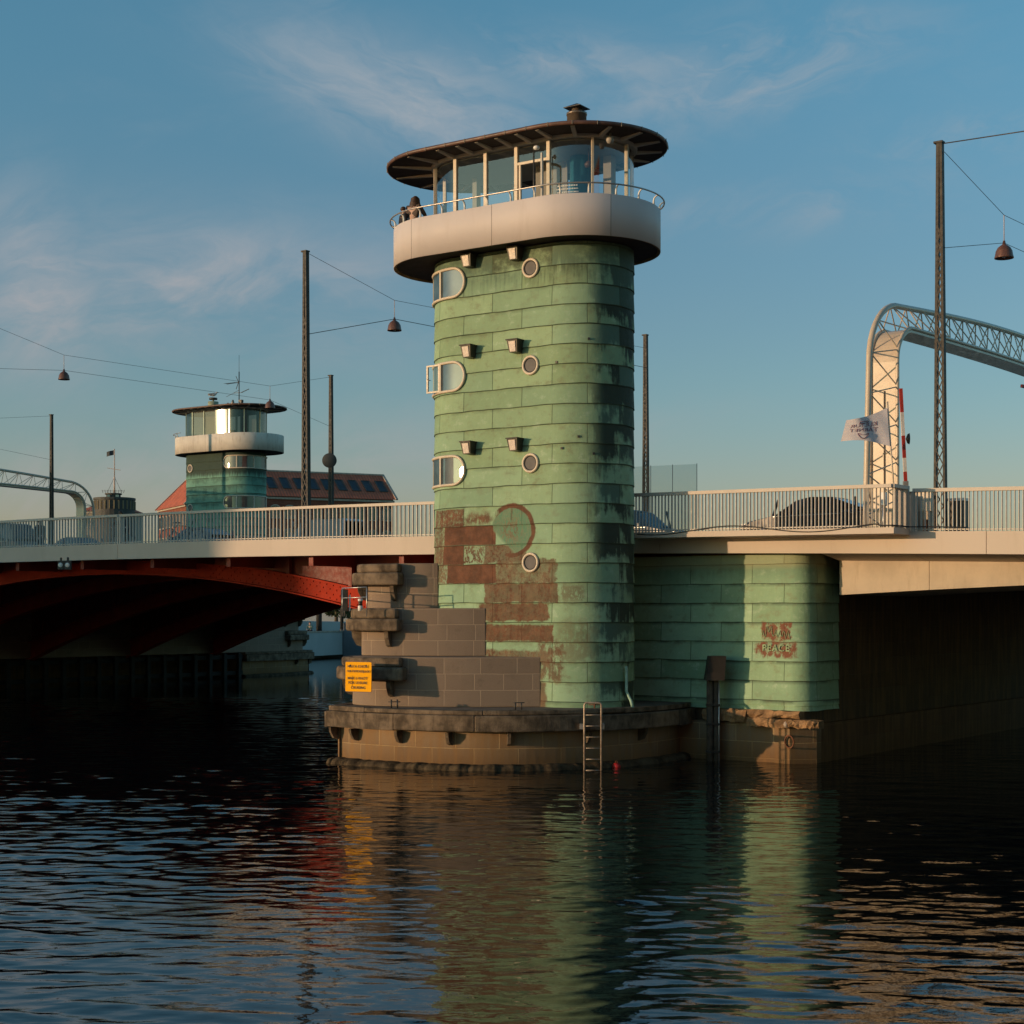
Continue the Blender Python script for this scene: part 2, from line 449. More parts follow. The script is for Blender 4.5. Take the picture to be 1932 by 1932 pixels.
# patinated copper plates: uv = (length round the wall, height)
Z0C, HC = 2.218, .5305
def copper_mat(name, mode):
    m, b = new_mat(name)
    uv = coords('UV')
    u, z, _ = sep(uv)
    if mode == 'far': u = u.abs()
    br = nd('ShaderNodeTexBrick'); br.offset = .5; br.squash = 1.0
    lk(comb(u + 20 * 1.9415 + .33, z - Z0C + 20 * HC, 0), br.inputs['Vector'])
    br.inputs['Scale'].default_value = 1
    br.inputs['Brick Width'].default_value = 1.9415; br.inputs['Row Height'].default_value = HC
    br.inputs['Mortar Size'].default_value = .012; br.inputs['Mortar Smooth'].default_value = .4
    br.inputs['Color1'].default_value = (0, 0, 0, 1); br.inputs['Color2'].default_value = (1, 1, 1, 1)
    br.inputs['Mortar'].default_value = (.5, .5, .5, 1)
    plate = X(nd('ShaderNodeSeparateColor').outputs[0]); lk(br.outputs['Color'], plate.s.node.inputs[0])
    seam = X(br.outputs['Fac'])
    p2 = comb(u, z, 0)
    n1 = noise(p2, 1.1, 6, .6); n2 = noise(p2, 7, 5, .65)
    streak = noise(comb(u * 9, z * .8, 1.7), 1.0, 6, .65)
    fine = noise(comb(u * 30, z * 3, 0), 1.0, 4, .6)
    hi = (.325, .480, .305) if mode != 'far' else (.20, .40, .30)
    lo = (.205, .325, .195) if mode != 'far' else (.12, .27, .21)
    c = mixc((n1 * .75 + plate * .62 + streak * .30 - .30).step(.15, .95), lo, hi)
    c = mixc((n2.step(.52, .8) * .35), c, (.43, .54, .38))
    c = mixc(streak.step(.55, .85) * .45, c, (.125, .150, .085))
    c = mixc(z.step(2.0, 11.0, .0, .45), c, (.270, .345, .180)) if mode == 'near' else c
    rub = noise(comb(u * 2.2, z * 2.6, 12), 1.0, 7, .72)
    c = mixc(rub.step(.50, .70) * .62, c, (.20, .20, .115)) if mode != 'far' else c
    c = mixc(rub.step(.28, .46, 1.0, .0) * .5, c, (.50, .60, .45)) if mode != 'far' else c
    vloc = ((z - Z0C) / HC + 20).fract()
    # soot and black patina, run down from each lap
    nz = noise(comb(u * 1.3, z * 1.6, 5), 1.0, 5, .65)
    if mode == 'near':
        band = u.step(2.3, 3.15) * (1 - u.step(5.6, 6.8))
        left = (1 - u.step(-6.5, -4.2))
        hgt = z.step(4.5, 12.5, .35, 1.0)
        big = noise(comb(u * 1.1, z * .55, 8), 1.0, 5, .6)
        run = big * 1.05 + nz * .45 + plate * .25 + vloc * .16 + streak * .42
        soot = (run - 1.20 + band * hgt * .26).step(.0, .16) * band * .95
        soot = soot.max((run - 1.22).step(.0, .2) * left)
        top = (z - 13.0 + (streak - .5) * 1.6).step(-.35, .55) * .8
        lapdirt = ((vloc - .78).max(0) * 4.0 * nz.step(.42, .62)) * .55
        soot = soot.max(top * nz.step(.25, .55)).max(lapdirt)
    elif mode == 'far':
        soot = ((z - 12.35 + (streak - .5) * .9).step(-.1, .3) * .88).max(((vloc - .8).max(0) * 4 * nz.step(.4, .6)) * .8).max(u.step(2.4, 3.6) * (nz + vloc * .3).step(.55, .85) * .5)
    else:
        soot = ((vloc - .80).max(0) * 4.5 * nz.step(.35, .55)) * .9
        soot = soot.max((z - 5.0 + (streak - .5) * .5).step(-.2, .4) * .45)
    c = mixc(soot.min(.93), c, (.028, .032, .026))
    if mode != 'far': c = mixc((plate * 7.3).fract().step(.2, .9) * .30, c, (.225, .375, .275))
    # seams
    sn = seam * .85
    c = mixc(sn, c, (.07, .10, .06))
    lapline = (1 - vloc.step(.0, .035)) * .8
    c = mixc(lapline, c, (.06, .075, .05))
    bare = None
    wob = (noise(p2, 3.2, 6, .7) - .5)
    wob2 = (noise(comb(u * 5, z * 2, 3), 1.0, 6, .75) - .5)
    def boxm(u0, u1, z0, z1, soft, rag):
        a = wob * rag
        f = (u + a - u0).step(-soft, soft) * (u1 - u + a).step(-soft, soft)
        return f * (z + a * .8 - z0).step(-soft, soft) * (z1 - z + a * .8).step(-soft, soft)
    if mode == 'near':
        zc = lambda j: Z0C + HC * j
        scr = (wob2 + wob * .5).step(-.14, .03)
        fz = noise(comb(u * 13, z * 11, 4), 1.0, 6, .75)
        worn = (fz + streak * .5).step(.58, .80)
        brown = boxm(-2.6, -1.31, zc(8) + .0, zc(9) - .05, .02, .12) * (worn * .6 + .35)
        brown = brown.max(boxm(-1.31, -.35, zc(8) + .02, zc(8) + .34, .12, .5) * scr.max(.25) * .9)
        brown = brown.max(boxm(-2.8, -2.0, zc(6) + .01, zc(8), .03, .12) * (worn * .7 + .15))
        brown = brown.max(boxm(-2.02, -.22, zc(7) + .01, zc(8), .01, .02))
        brown = brown.max(boxm(-2.08, -1.31, zc(6) + .01, zc(7), .01, .03))
        brown = brown.max(boxm(-1.31, -.62, zc(6) + .03, zc(7) - .03, .05, .2) * wob2.abs().step(.02, .06, 1.0, .15))
        brown = brown.max(boxm(-.62, .78, zc(6) + .01, zc(7) - .02, .03, .3) * (1 - worn * .25))
        brown = brown.max(boxm(-1.9, -.22, zc(5) + .01, zc(6), .01, .06))
        brown = brown.max(boxm(-2.5, -1.75, zc(5) + .01, zc(6), .05, .2) * (worn * .8))
        brown = brown.max(boxm(-.25, 1.75, zc(5) + .0, zc(6) + .1, .03, .4) * scr.max(.8) * (1 - worn * .22))
        brown = brown.max(boxm(-.60, 1.78, zc(4) + .01, zc(5) - .01, .02, .2) * scr.max(.92) * (1 - worn * .15))
        brown = brown.max(boxm(-.8, 1.5, zc(3) + .03, zc(4) - .02, .03, .35) * (wob2 + wob * .6 + .18).step(-.16, .02) * (1 - worn * .15))
        brown = brown.max(boxm(-.8, 1.65, zc(2) + .01, zc(3) - .07, .03, .25) * (wob2 + wob * .6 + vloc * -.3 + .32).step(-.16, .02) * (1 - worn * .12))
        brown = brown.max(boxm(-.8, 1.55, zc(1) - .1, zc(1) + .30, .05, .45) * (1 - worn * .3))
        brown = brown.max(boxm(1.15, 1.9, zc(0) + .02, zc(2), .1, .6) * scr * .8)
        brown = brown.max(boxm(1.0, 1.42, 1.3, zc(0), .05, .3) * .8)
        grey = boxm(1.78, 2.7, zc(1), zc(3), .2, .8) * scr * .6
        grey = grey.max(boxm(1.8, 2.5, zc(4) + .05, zc(5) - .05, .08, .3) * (wob2.abs()).step(.03, .08, .75, 0.0))
        c = mixc(grey, c, (.17, .15, .09))
        # scratched disc
        du = u - .30; dzz = z - 6.30
        rr = (du * du + dzz * dzz * 1.1).sqrt() + wob * .11 + wob2 * .05
        disc = rr.step(.64, .68, 1.0, 0.0)
        notch = (du.abs() + wob * .05).step(.015, .05, 1.0, 0.0) * (dzz).step(.25, .32)
        ring = rr.step(.62, .66) * rr.step(.75, .80, 1.0, 0.0) * (z - 5.45).step(0, .1)
        tealm = disc * (dzz * 1.0 + du * .9 + .48).step(-.12, .04) * du.step(-.66, -.58)
        etch = tealm * wob2.abs().step(.02, .05, 1.0, 0.0) * rr.step(.15, .5, 1.0, .35)
        brown = (brown * (1 - tealm)).max(ring * (du * .9 + dzz * .2 + wob2 * 1.2 + .55).step(.0, .35) * .95).max(notch * disc * .6).max(etch * .75)
        c = mixc(tealm * (1 - etch) * .95, c, (.115, .225, .140))
        bn = noise(p2, 2.6, 6, .7)
        bc = mixc(bn.step(.3, .72), (.085, .034, .021), (.175, .070, .040))
        bc = mixc(noise(comb(u * 3, z * 3, 9), 1.0, 5, .7).step(.6, .8) * .6 * u.step(-.9, -.2, 1.0, 0.0), bc, (.32, .15, .085))
        c = mixc(brown.min(.97), c, bc)
        bare = brown
    if mode == 'pier':
        patch = boxm(5.80, 6.70, 3.34, 3.80, .05, .45).max(boxm(5.60, 6.80, 2.86, 3.28, .06, .4))
        patch = patch * (wob2 + wob * .7 - (z - 3.3).abs() * .2 + .06).step(-.12, .05)
        c = mixc(patch.min(.95), c, (.17, .060, .038))
        c = mixc((z - 5.2).step(0, .2) * .5, c, (.32, .30, .17))
    if mode == 'pier': c = mixc(1.0, c, (1.18, 1.16, 1.15), 'MULTIPLY')
    lk(c, b.inputs['Base Color'])
    lk(n2.step(.2, .8, .55, .8), b.inputs['Roughness'])
    b.inputs['Specular IOR Level'].default_value = .10
    h = n1 * .6 + n2 * .25 + fine * .12 - seam * .5
    lk(bump(h, .6, .055), b.inputs['Normal'])
    M[name] = m
copper_mat('copper_near', 'near'); copper_mat('copper_far', 'far'); copper_mat('copper_pier', 'pier')

def stone_mat(name, c1, c2, mort, bw, rh, zoff, stain=0.0):
    m, b = new_mat(name)
    u, z, _ = sep(coords('UV'))
    br = nd('ShaderNodeTexBrick'); br.offset = .43; br.offset_frequency = 2; br.squash = .8; br.squash_frequency = 3
    wv = noise(comb(u, z, 0), .9, 2)
    lk(comb(u + 40 * bw, z - zoff + 20 * rh + (wv - .5) * .02, 0), br.inputs['Vector'])
    br.inputs['Scale'].default_value = 1; br.inputs['Brick Width'].default_value = bw; br.inputs['Row Height'].default_value = rh
    br.inputs['Mortar Size'].default_value = .011; br.inputs['Mortar Smooth'].default_value = .3; br.inputs['Bias'].default_value = 0
    br.inputs['Color1'].default_value = c1 + (1,); br.inputs['Color2'].default_value = c2 + (1,); br.inputs['Mortar'].default_value = mort + (1,)
    p = comb(u, z, 0)
    grain = noise(p, 55, 3, .7); big = noise(p, 1.3, 5, .6); streak = noise(comb(u * 5, z * .5, 2), 1.0, 5, .65)
    c = mixc(.40, br.outputs['Color'], mixc(grain.step(.3, .7), (.35, .35, .35), (.65, .65, .65)), 'OVERLAY')
    c = mixc(big.step(.5, .8) * .4, c, tuple(x * .6 for x in c1))
    c = mixc(streak.step(.56, .8) * .35, c, tuple(x * 1.35 for x in c2))
    c = mixc(noise(p, 2.4, 6, .7).step(.55, .75) * .4, c, tuple(x * .45 for x in c1))
    if stain:
        wet = (z + (streak - .5) * .5).step(-.05, stain, 1.0, 0.0)
        c = mixc(wet * .75, c, (.13, .065, .022))
        c = mixc(streak.step(.35, .6, 1, 0) * .35, c, (.30, .16, .06))
    lk(c, b.inputs['Base Color']); b.inputs['Roughness'].default_value = .8; b.inputs['Specular IOR Level'].default_value = .12
    lk(bump(grain * .3 + big * .4 - X(br.outputs['Fac']) * .9, .6, .02), b.inputs['Normal'])
    M[name] = m
stone_mat('granite', (.245, .182, .136), (.278, .208, .156), (.40, .305, .225), .98, .437, 1.55)
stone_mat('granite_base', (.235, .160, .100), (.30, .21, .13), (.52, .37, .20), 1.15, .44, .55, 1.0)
stone_mat('granite_base_shade', (.115, .060, .032), (.14, .075, .042), (.16, .09, .05), 1.15, .44, .55, 1.0)  # shaded copy of the base stone, its shadow painted into the colour
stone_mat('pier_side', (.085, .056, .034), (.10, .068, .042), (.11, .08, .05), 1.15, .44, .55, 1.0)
stone_mat('brickwork', (.20, .060, .038), (.26, .085, .052), (.24, .16, .12), .5, .2, 0)
def leaf_mat(name, a, bcol):
    m, b = new_mat(name)
    n = noise(gpos(), .9, 4)
    lk(mixc(n.step(.35, .65), a, bcol), b.inputs['Base Color']); b.inputs['Roughness'].default_value = .7
    M[name] = m
leaf_mat('leaf', (.030, .048, .014), (.075, .088, .022))
def tile_mat(name, col):
    m, b = new_mat(name)
    u, z, _ = sep(coords('UV'))
    ridge = ((u * 2.2).fract() - .5).abs()
    rows = (z * 2.6).fract()
    n = noise(comb(u, z, 0), .6, 5)
    c = mixc(n.step(.3, .7), tuple(x * .75 for x in col), tuple(x * 1.15 for x in col))
    c = mixc(ridge.step(.0, .18, .7, 0), c, tuple(x * .35 for x in col))
    lk(c, b.inputs['Base Color']); b.inputs['Roughness'].default_value = .8
    lk(bump(ridge + rows * .4, 1.0, .08), b.inputs['Normal'])
    M[name] = m
tile_mat('roof_tile', (.52, .130, .065))

# ------------------------------------------------------------------ water
def water():
    rng = np.random.RandomState(3)
    ys = [-60, -20, 0, 6, 9, 11]; y = 12.0
    while y < 75: ys.append(y); y += .034 + max(0, y - 22) * .0024
    st = .2
    while y < 9000: ys.append(y); y += st; st *= 1.25
    ys = np.array(ys)
    xs = [0.0]; x = 0
    while x < 26: x += .075 + .0016 * x; xs.append(x)
    st = .3
    while x < 9000: x += st; st *= 1.3; xs.append(x)
    xs = np.array(xs); xs = np.concatenate([-xs[:0:-1], xs])
    sx = np.gradient(xs); sy = np.gradient(ys)
    GX, GY = np.meshgrid(xs, ys)
    SPX, SPY = np.meshgrid(sx, sy)
    Z = np.zeros_like(GX)
    def vn(sc, seed):                                   # smooth patches from a few long waves
        r = np.random.RandomState(seed); o = np.zeros_like(GX)
        for _ in range(7):
            a = r.uniform(0, 6.28); k = 6.28 / (sc * r.uniform(.6, 1.8)); o += np.sin(k * (np.cos(a) * GX + np.sin(a) * GY) + r.uniform(0, 6.28))
        return o / 3.7
    warp = vn(3.5, 11) * .10; warpx = vn(5, 12) * .16
    patch = np.clip(1 + .45 * vn(7, 13), .25, 1.9)
    N = 110
    for i in range(N):
        lam = .14 * (1.7 / .14) ** rng.uniform(0, 1)
        ang = math.pi / 2 + rng.normal(-.10, .50)       # travel mostly along Y: crests lie across the view
        k = 6.283 / lam
        slope = .056 * math.sqrt(2 / N) * (1.25 if .25 < lam < .8 else .8)
        a = slope / k
        kx, ky = k * math.cos(ang), k * math.sin(ang)
        ok = np.clip(2.0 - 4.2 * np.maximum(SPX * abs(kx), SPY * abs(ky)) / 6.283, 0, 1)
        ph = kx * (GX + warpx) + ky * (GY + warp) + rng.uniform(0, 6.28)
        Z += a * ok * (np.sin(ph) + .22 * np.sin(2 * ph + 1.3))
    Z *= patch * (1 - .34 / (1 + np.exp(-(GX + 5.0) / 1.0)))
    fade = np.clip((200 - np.hypot(GX, GY - 30)) / 120, 0, 1)
    Z = Z * fade
    ny, nx = GX.shape
    co = np.stack([GX, GY, Z], -1).reshape(-1, 3)
    me = bpy.data.meshes.new('water')
    me.vertices.add(len(co)); me.vertices.foreach_set('co', co.ravel())
    ii = np.arange(ny * nx).reshape(ny, nx)
    q = np.stack([ii[:-1, :-1], ii[:-1, 1:], ii[1:, 1:], ii[1:, :-1]], -1).reshape(-1, 4)
    me.loops.add(q.size); me.loops.foreach_set('vertex_index', q.ravel().astype(np.int32))
    me.polygons.add(len(q)); me.polygons.foreach_set('loop_start', np.arange(0, q.size, 4, dtype=np.int32))
    me.polygons.foreach_set('use_smooth', np.ones(len(q), dtype=bool))
    me.update(calc_edges=True); me.validate()
    m, b = new_mat('water')
    p = gpos()
    b.inputs['Base Color'].default_value = (.0035, .0055, .006, 1)
    b.inputs['Roughness'].default_value = .025
    b.inputs['IOR'].default_value = 1.40
    h = noise(scaled(p, (3.2, 6.5, 1)), 1.0, 3, .55) * 1.0
    lk(bump(h, .25, .012), b.inputs['Normal'])
    me.materials.append(m)
    o = bpy.data.objects.new('water', me); COL.objects.link(o)
    tag(o, kind='structure')
water()

# ------------------------------------------------------------------ ground beyond the water
g = MB()
b1 = [(-72, 46), (-24, 113), (-22.5, 118), (-17, 144), (2, 147), (60, 250), (600, 3000), (3000, 9000), (-9000, 9000), (-9000, 46)]
g.prism(b1, -1.5, 2.15)
b2 = [BP(32, -62), BP(40, -62), BP(40, 3000), BP(32, 3000)]
b2 = [BP(32, -88), BP(9000, -88), BP(9000, 3000), BP(32, 3000)]
g.prism([(p.x, p.y) for p in b2], -1.5, 2.15)
g.prism([(-60, -70), (40, -70), (40, -52), (-60, -52)], -1.5, 2.14)
tag(g.build('ground', 'ground'), kind='structure')

# ------------------------------------------------------------------ bridge deck
def zf(r):                                   # underside of the edge beam
    return 6.05 - .00036 * (r + 26) ** 2
VN, VF = 2.4, 34.6
def strip(mb, r0, r1, va, vb, za, zb, step=2.0):
    """solid running along the bridge; za, zb callables of r"""
    n = max(1, int(math.ceil((r1 - r0) / step))); i = len(mb.v)
    for k in range(n + 1):
        r = r0 + (r1 - r0) * k / n
        mb.v += [(r, va, za(r)), (r, vb, za(r)), (r, vb, zb(r)), (r, va, zb(r))]
    for k in range(n):
        a = i + 4 * k; b = a + 4
        for q in ((0, 3), (1, 0), (2, 1), (3, 2)):
            mb.face((a + q[0], b + q[0], b + q[1], a + q[1])[::-1])
    mb.face((i, i + 1, i + 2, i + 3)); e = i + 4 * n; mb.face((e + 3, e + 2, e + 1, e))
deck = bthing('bridge_deck', 'long pale bridge deck with smooth edge beam crossing behind the near tower', 'bridge', (-26, 18.5, 6.0))
edges = [-84, -58, -36.2, -20.35, -4.0, 3.0, 12.4, 33]
for k in range(len(edges) - 1):
    for va, vb in ((VN, VN + .35), (VF - .35, VF)):
        e = MB(); strip(e, edges[k] + .008, edges[k + 1] - .008, va, vb, zf, lambda r: zf(r) + .57)
        e.build('edge_beam', 'fascia_paint', deck)
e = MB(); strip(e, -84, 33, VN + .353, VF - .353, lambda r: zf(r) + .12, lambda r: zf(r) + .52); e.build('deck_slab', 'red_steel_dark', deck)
e = MB(); strip(e, -84, 33, 6.0, 31.0, lambda r: zf(r) + .524, lambda r: zf(r) + .53); tag(e.build('road', 'asphalt', deck))
# right span: concrete cantilever soffit panels and haunched box girder
e = MB()
n = 9
for k in range(n):
    r0 = 7.78 + k * 2.55; r1 = r0 + 2.53
    p = []
    for r in (r0, r1): p.append((r, VN + .36, zf(r) - .003))
    e.hexa([(r0, VN + .36, zf(r0) + .002), (r1, VN + .36, zf(r1) + .002), (r1, 3.94, zf(r1) - .16), (r0, 3.94, zf(r0) - .16),
            (r0, VN + .36, zf(r0) + .1), (r1, VN + .36, zf(r1) + .1), (r1, 3.94, zf(r1) + .1), (r0, 3.94, zf(r0) + .1)])
e.build('cantilever_soffit', 'concrete', deck)
def zgb(r): return 4.56 + .31 * (1 - (max(0, 18 - r) / 10) ** 1.6) if r < 18 else 4.87
e = MB()
for k in range(n):
    r0 = 7.78 + k * 2.55; r1 = r0 + 2.535
    strip(e, r0, r1, 3.92, 9.0, zgb, lambda r: zf(r) + .11, .9)
e.build('box_girder', 'concrete', deck)
e = MB(); strip(e, 7.78, 30, 28, 33.0, zgb, lambda r: zf(r) + .11, .9); e.build('box_girder', 'concrete', deck)

# red arched ribs of the bascule span
def zarch(r): return 5.62 - .0078 * (r + 24.0) ** 2
def depth(r): return .50 + .00075 * (r + 24) ** 2
for iv, v in enumerate((5.0, 11.5, 18.5, 25.5, 32.0)):
    a = MB(); strip(a, -47.5, -3.4, v - .03, v + .03, zarch, lambda r: min(zarch(r) + depth(r), zf(r) + .12), 1.2)
    if iv == 0:
        for k in range(110):
            rr = -3.6 - k * .16; d = depth(rr)
            for q in ((.12, .64) if k % 2 else (.36, .88)):
                if random.random() < .85: a.box((rr - .028, v - .055, zarch(rr) + d * q - .028), (rr + .028, v - .0295, zarch(rr) + d * q + .028))
    rib = a.build('arch_rib', 'red_steel', deck)
    a = MB(); strip(a, -47.5, -3.4, v - .24, v - .032, lambda r: zarch(r) - .05, zarch, 1.2)
    strip(a, -47.5, -3.4, v + .032, v + .24, lambda r: zarch(r) - .05, zarch, 1.2)
    strip(a, -47.5, -31, v - .2, v - .032, lambda r: zarch(r) + depth(r), lambda r: zarch(r) + depth(r) + .05, 1.2)
    strip(a, -17, -3.4, v - .2, v - .032, lambda r: zarch(r) + depth(r), lambda r: zarch(r) + depth(r) + .05, 1.2)
    a.build('rib_flange', 'red_steel', rib)
    for ra, rb_ in ((-47.5, -30), (-18, -3.4)):
        a = MB(); strip(a, ra, rb_, v + .05, v + .09, lambda r: zarch(r) + .3, lambda r: zf(r) + .12, 1.2)
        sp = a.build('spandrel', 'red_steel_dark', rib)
        for rr in range(int(ra) + 1, int(rb_) + 1, 3):
            if zf(rr) - zarch(rr) - depth(rr) > .1:
                a = MB(); a.box((rr - .08, v - .16, zarch(rr) + depth(rr)), (rr + .08, v - .002, zf(rr) + .12)); a.build('post', 'red_steel_dark', rib)
a = MB()
for rr in range(-47, -3, 4):
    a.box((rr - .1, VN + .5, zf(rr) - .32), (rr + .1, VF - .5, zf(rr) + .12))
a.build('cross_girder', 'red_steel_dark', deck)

# railings -----------------------------------------------------------------
def railing(name, label, pts, zt, spacing, group, posts=True, low=True):
    """pts: list of (r, v); zt(r): deck level"""
    o = pts[0]
    t = bthing(name, label, 'railing', (o[0], o[1], zt(o[0])), group)
    H = 1.09
    top = MB(); bars = MB(); posts_ = []
    for a, b in zip(pts[:-1], pts[1:]):
        L = math.hypot(b[0] - a[0], b[1] - a[1]); n = max(1, int(L / 2.0))
        for k in range(n):
            p = [(a[0] + (b[0] - a[0]) * q / n, a[1] + (b[1] - a[1]) * q / n) for q in (k, k + 1)]
            top.bar((p[0][0], p[0][1], zt(p[0][0]) + H - .045), (p[1][0], p[1][1], zt(p[1][0]) + H - .045), .13, .09)
            bars.bar((p[0][0], p[0][1], zt(p[0][0]) + .05), (p[1][0], p[1][1], zt(p[1][0]) + .05), .03, .03)
        m = int(L / spacing)
        for k in range(1, m):
            r = a[0] + (b[0] - a[0]) * k / m; v = a[1] + (b[1] - a[1]) * k / m
            bars.bar((r, v, zt(r) + .001), (r, v, zt(r) + H - .09), (.026 if spacing > .15 else .018), .060) if abs(b[1] - a[1]) < .1 else bars.bar((r, v, zt(r) + .001), (r, v, zt(r) + H - .09), .06, .022)
    top.build('top_rail', 'rail_paint', t)
    bars.build('bar_panel', 'rail_bar_paint', t)
    for q in (pts[0], pts[-1]):
        pm = MB(); pm.box((q[0] - .035, q[1] - .06, zt(q[0])), (q[0] + .035, q[1] + .06, zt(q[0]) + H - .091)); pm.build('post', 'rail_paint', t)
    return t
dz_ = lambda r: zf(r) + .572
V1 = VN + .12
railing('bridge_railing', 'pale bar railing on the deck edge left of the joint post, people walking behind it', [(-36.3, V1), (-20.42, V1)], dz_, .172, 'railings along the bridge edge')
railing('bridge_railing', 'sunlit pale bar railing between the joint post and the green near tower', [(-20.30, V1), (-1.2, V1)], dz_, .172, 'railings along the bridge edge')
railing('bridge_railing', 'pale bar railing at far right beyond the projecting balcony corner', [(10.46, V1), (30, V1)], dz_, .104, 'railings along the bridge edge')
BZ = lambda r: 6.27 - .0125 * (r - 5)
balc = bthing('deck_balcony', 'projecting walkway slab beside the near tower with a thin lit edge', 'walkway', (6.6, 1.9, 6.1))
e = MB(); strip(e, 2.2, 10.42, 1.37, VN - .003, lambda r: BZ(r) - .155, lambda r: BZ(r)); e.build('slab', 'fascia_paint', balc)
railing('bridge_railing', 'pale bar railing round the projecting walkway right of the near tower', [(2.6, 1.45), (10.34, 1.45), (10.34, VN + .02)], BZ, .104, 'railings along the bridge edge')
e = MB(); pts = []
for k in range(60):
    r = 2.9 + 9.0 * k / 59
    v = 1.375 if r < 10.38 else (1.375 + (r - 10.38) * 3 if r < 10.7 else VN - .02)
    pts.append((min(r, 10.45) if r < 10.7 else r, v, BZ(r) + .02 + .10 * math.sin(r * 1.35) * (1 if r < 10 else .3)))
e.tube(pts, .017, 6)
tag(e.build('cable', 'rubber'), 'black cable sagging along the foot of the projecting railing', 'cable'); bpy.data.objects['cable'].location = C0; bpy.data.objects['cable'].rotation_euler = (0, 0, -PHI)

# ------------------------------------------------------------------ bridge pier (near, then a turned copy far away)
pier = bthing('bridge_pier', 'stepped stone bridge pier with timber fenders under the near green tower', 'bridge pier', (0, 0, 0))
def w2b(p):                                  # world xy -> bridge (r, v)
    d = Vector((p[0], p[1])) - Vector((C0.x, C0.y))
    return (d.x * math.cos(PHI) - d.y * math.sin(PHI), d.x * math.sin(PHI) + d.y * math.cos(PHI))
noses = [
    ([(.76, 42.70), (-.4, 42.62), (-1.5, 42.60), (-2.6, 42.72), (-3.60, 43.05), (-4.22, 43.55), (-4.39, 44.1)], [(-3.62, -2.25), (-3.88, -1.0), (-3.9, .6)]),
    ([(-.73, 43.70), (-1.4, 43.68), (-2.2, 43.72), (-3.2, 43.90), (-3.93, 44.22), (-4.21, 44.65)], [(-3.76, -1.7), (-3.88, -.8), (-3.9, .6)]),
    ([(-2.09, 44.86), (-2.5, 44.86), (-3.0, 44.95), (-3.6, 45.15), (-3.98, 45.42), (-4.12, 45.75)], [(-3.88, -1.05), (-3.9, -.4), (-3.9, .6)])]
def inset(poly, d):
    out = []
    for k, p in enumerate(poly):
        a = poly[max(k - 1, 0)]; b = poly[min(k + 1, len(poly) - 1)]
        tx, ty = b[0] - a[0], b[1] - a[1]; L = math.hypot(tx, ty) or 1
        out.append((p[0] + ty / L * d, p[1] - tx / L * d))       # positive d = to the right of the walking direction
    return out
def soften(o, w_):
    m = o.modifiers.new('bevel', 'BEVEL'); m.width = w_; m.segments = 3; m.limit_method = 'ANGLE'; m.angle_limit = R(40)
    return o
for (nw, nb), z0, z1, label in zip(noses, (1.54, 2.872, 4.192), (2.87, 4.19, 5.46), (1, 2, 3)):
    c = [(p.x, p.y) for p in spline([w2b(p) for p in nw] + nb, 10)]
    r0 = c[0][0]
    # block courses of the tier
    poly = c + [(-3.9, 34.0), (1.0, 34.0), (1.0, .2), (r0, -.3)]
    if r0 > 1.0: poly = c + [(-3.9, 34.0), (1.0, 34.0), (1.0, .2), (r0, .1)]
    mb = MB(); mb.prism(poly[::-1], z0, z1); soften(mb.build('stone_tier', 'granite', pier), .025)
    # two timber fender beams round the nose
    za, zb, zc = ((2.24, 2.60, 2.86), (3.56, 3.90, 4.18), (4.84, 5.20, 5.45))[label - 1]
    pxs = [966 + 3000 * BP(*p).x / BP(*p).y for p in c]
    i0 = next(k for k, x in enumerate(pxs) if x < (772, 764, 764)[label - 1]); i1 = len(c) - 12
    for wide, zz0, zz1, j in ((.44, za, zb, 0), (.30, zb + .003, zc, 1)):
        o = inset(c, -wide)[i0 + j:i1]; n_ = inset(c, .05)[i0 + j:i1]
        mb = MB(); mb.prism((o + n_[::-1])[::-1], zz0, zz1); soften(mb.build('fender_beam' if j == 0 else 'fender_cap', 'timber', pier), .07)
    cc = inset(c, -.15); dd = inset(c, -1.15)
    for q in (i0 + 4, i0 + (i1 - i0) // 2 + 2, i1 - 4):
        p = cc[q]; nx, ny = dd[q][0] - p[0], dd[q][1] - p[1]; tx, ty = -ny, nx
        prof = [(-.2, za - .002), (.14, za - .002), (.12, za - .18), (.0, za - .40), (-.2, za - .46)]
        mb = MB()
        for sgn in (-.06, .06):
            for d, z in prof: mb.v.append((p[0] + nx * d + tx * sgn, p[1] + ny * d + ty * sgn, z))
        mb.face((0, 1, 2, 3, 4)); mb.face((9, 8, 7, 6, 5))
        for k in range(5): mb.face((k, k + 5, (k + 1) % 5 + 5, (k + 1) % 5))
        mb.build('corbel', 'timber', pier)
# platform: rounded nose and straight sides
plat = [w2b(p) for p in ((-5.02, 43.45), (-4.72, 42.70), (-4.0, 42.05), (-2.93, 41.38), (-1.9, 40.92), (-.75, 40.66), (.7, 40.80), (2.36, 41.42), (3.7, 42.50), (4.75, 43.88), (5.35, 45.2))]
plat = [(p.x, p.y) for p in spline([(-4.35, 2.6), (-4.34, -.6)] + plat + [(4.08, 3.4)], 6)]   # anticlockwise, from the channel side round the nose
def plan(R_):
    """outline of the platform; 4.42 is the outer edge of the fender, smaller radii lie inside it"""
    return inset(plat, R_ - 4.42)[::-1]
pl = plan(4.02)
e = MB(); e.prism(pl[::-1], -1.2, 1.44); e.build('stone_base', 'granite_base', pier)
e = MB(); e.prism(plan(4.18)[::-1], 1.44, 1.535); e.build('platform_top', 'platform_top', pier)
P1 = plan(4.42); P2 = plan(4.30)
def ringpart(P, Q, i0, i1, z0, z1, name, mat, dz0=0, dr=0):
    poly = P[i0:i1] + Q[i0:i1][::-1]
    mb = MB(); mb.prism(poly[::-1], z0, z1); soften(mb.build(name, mat, pier), .035)
Q = plan(3.98)
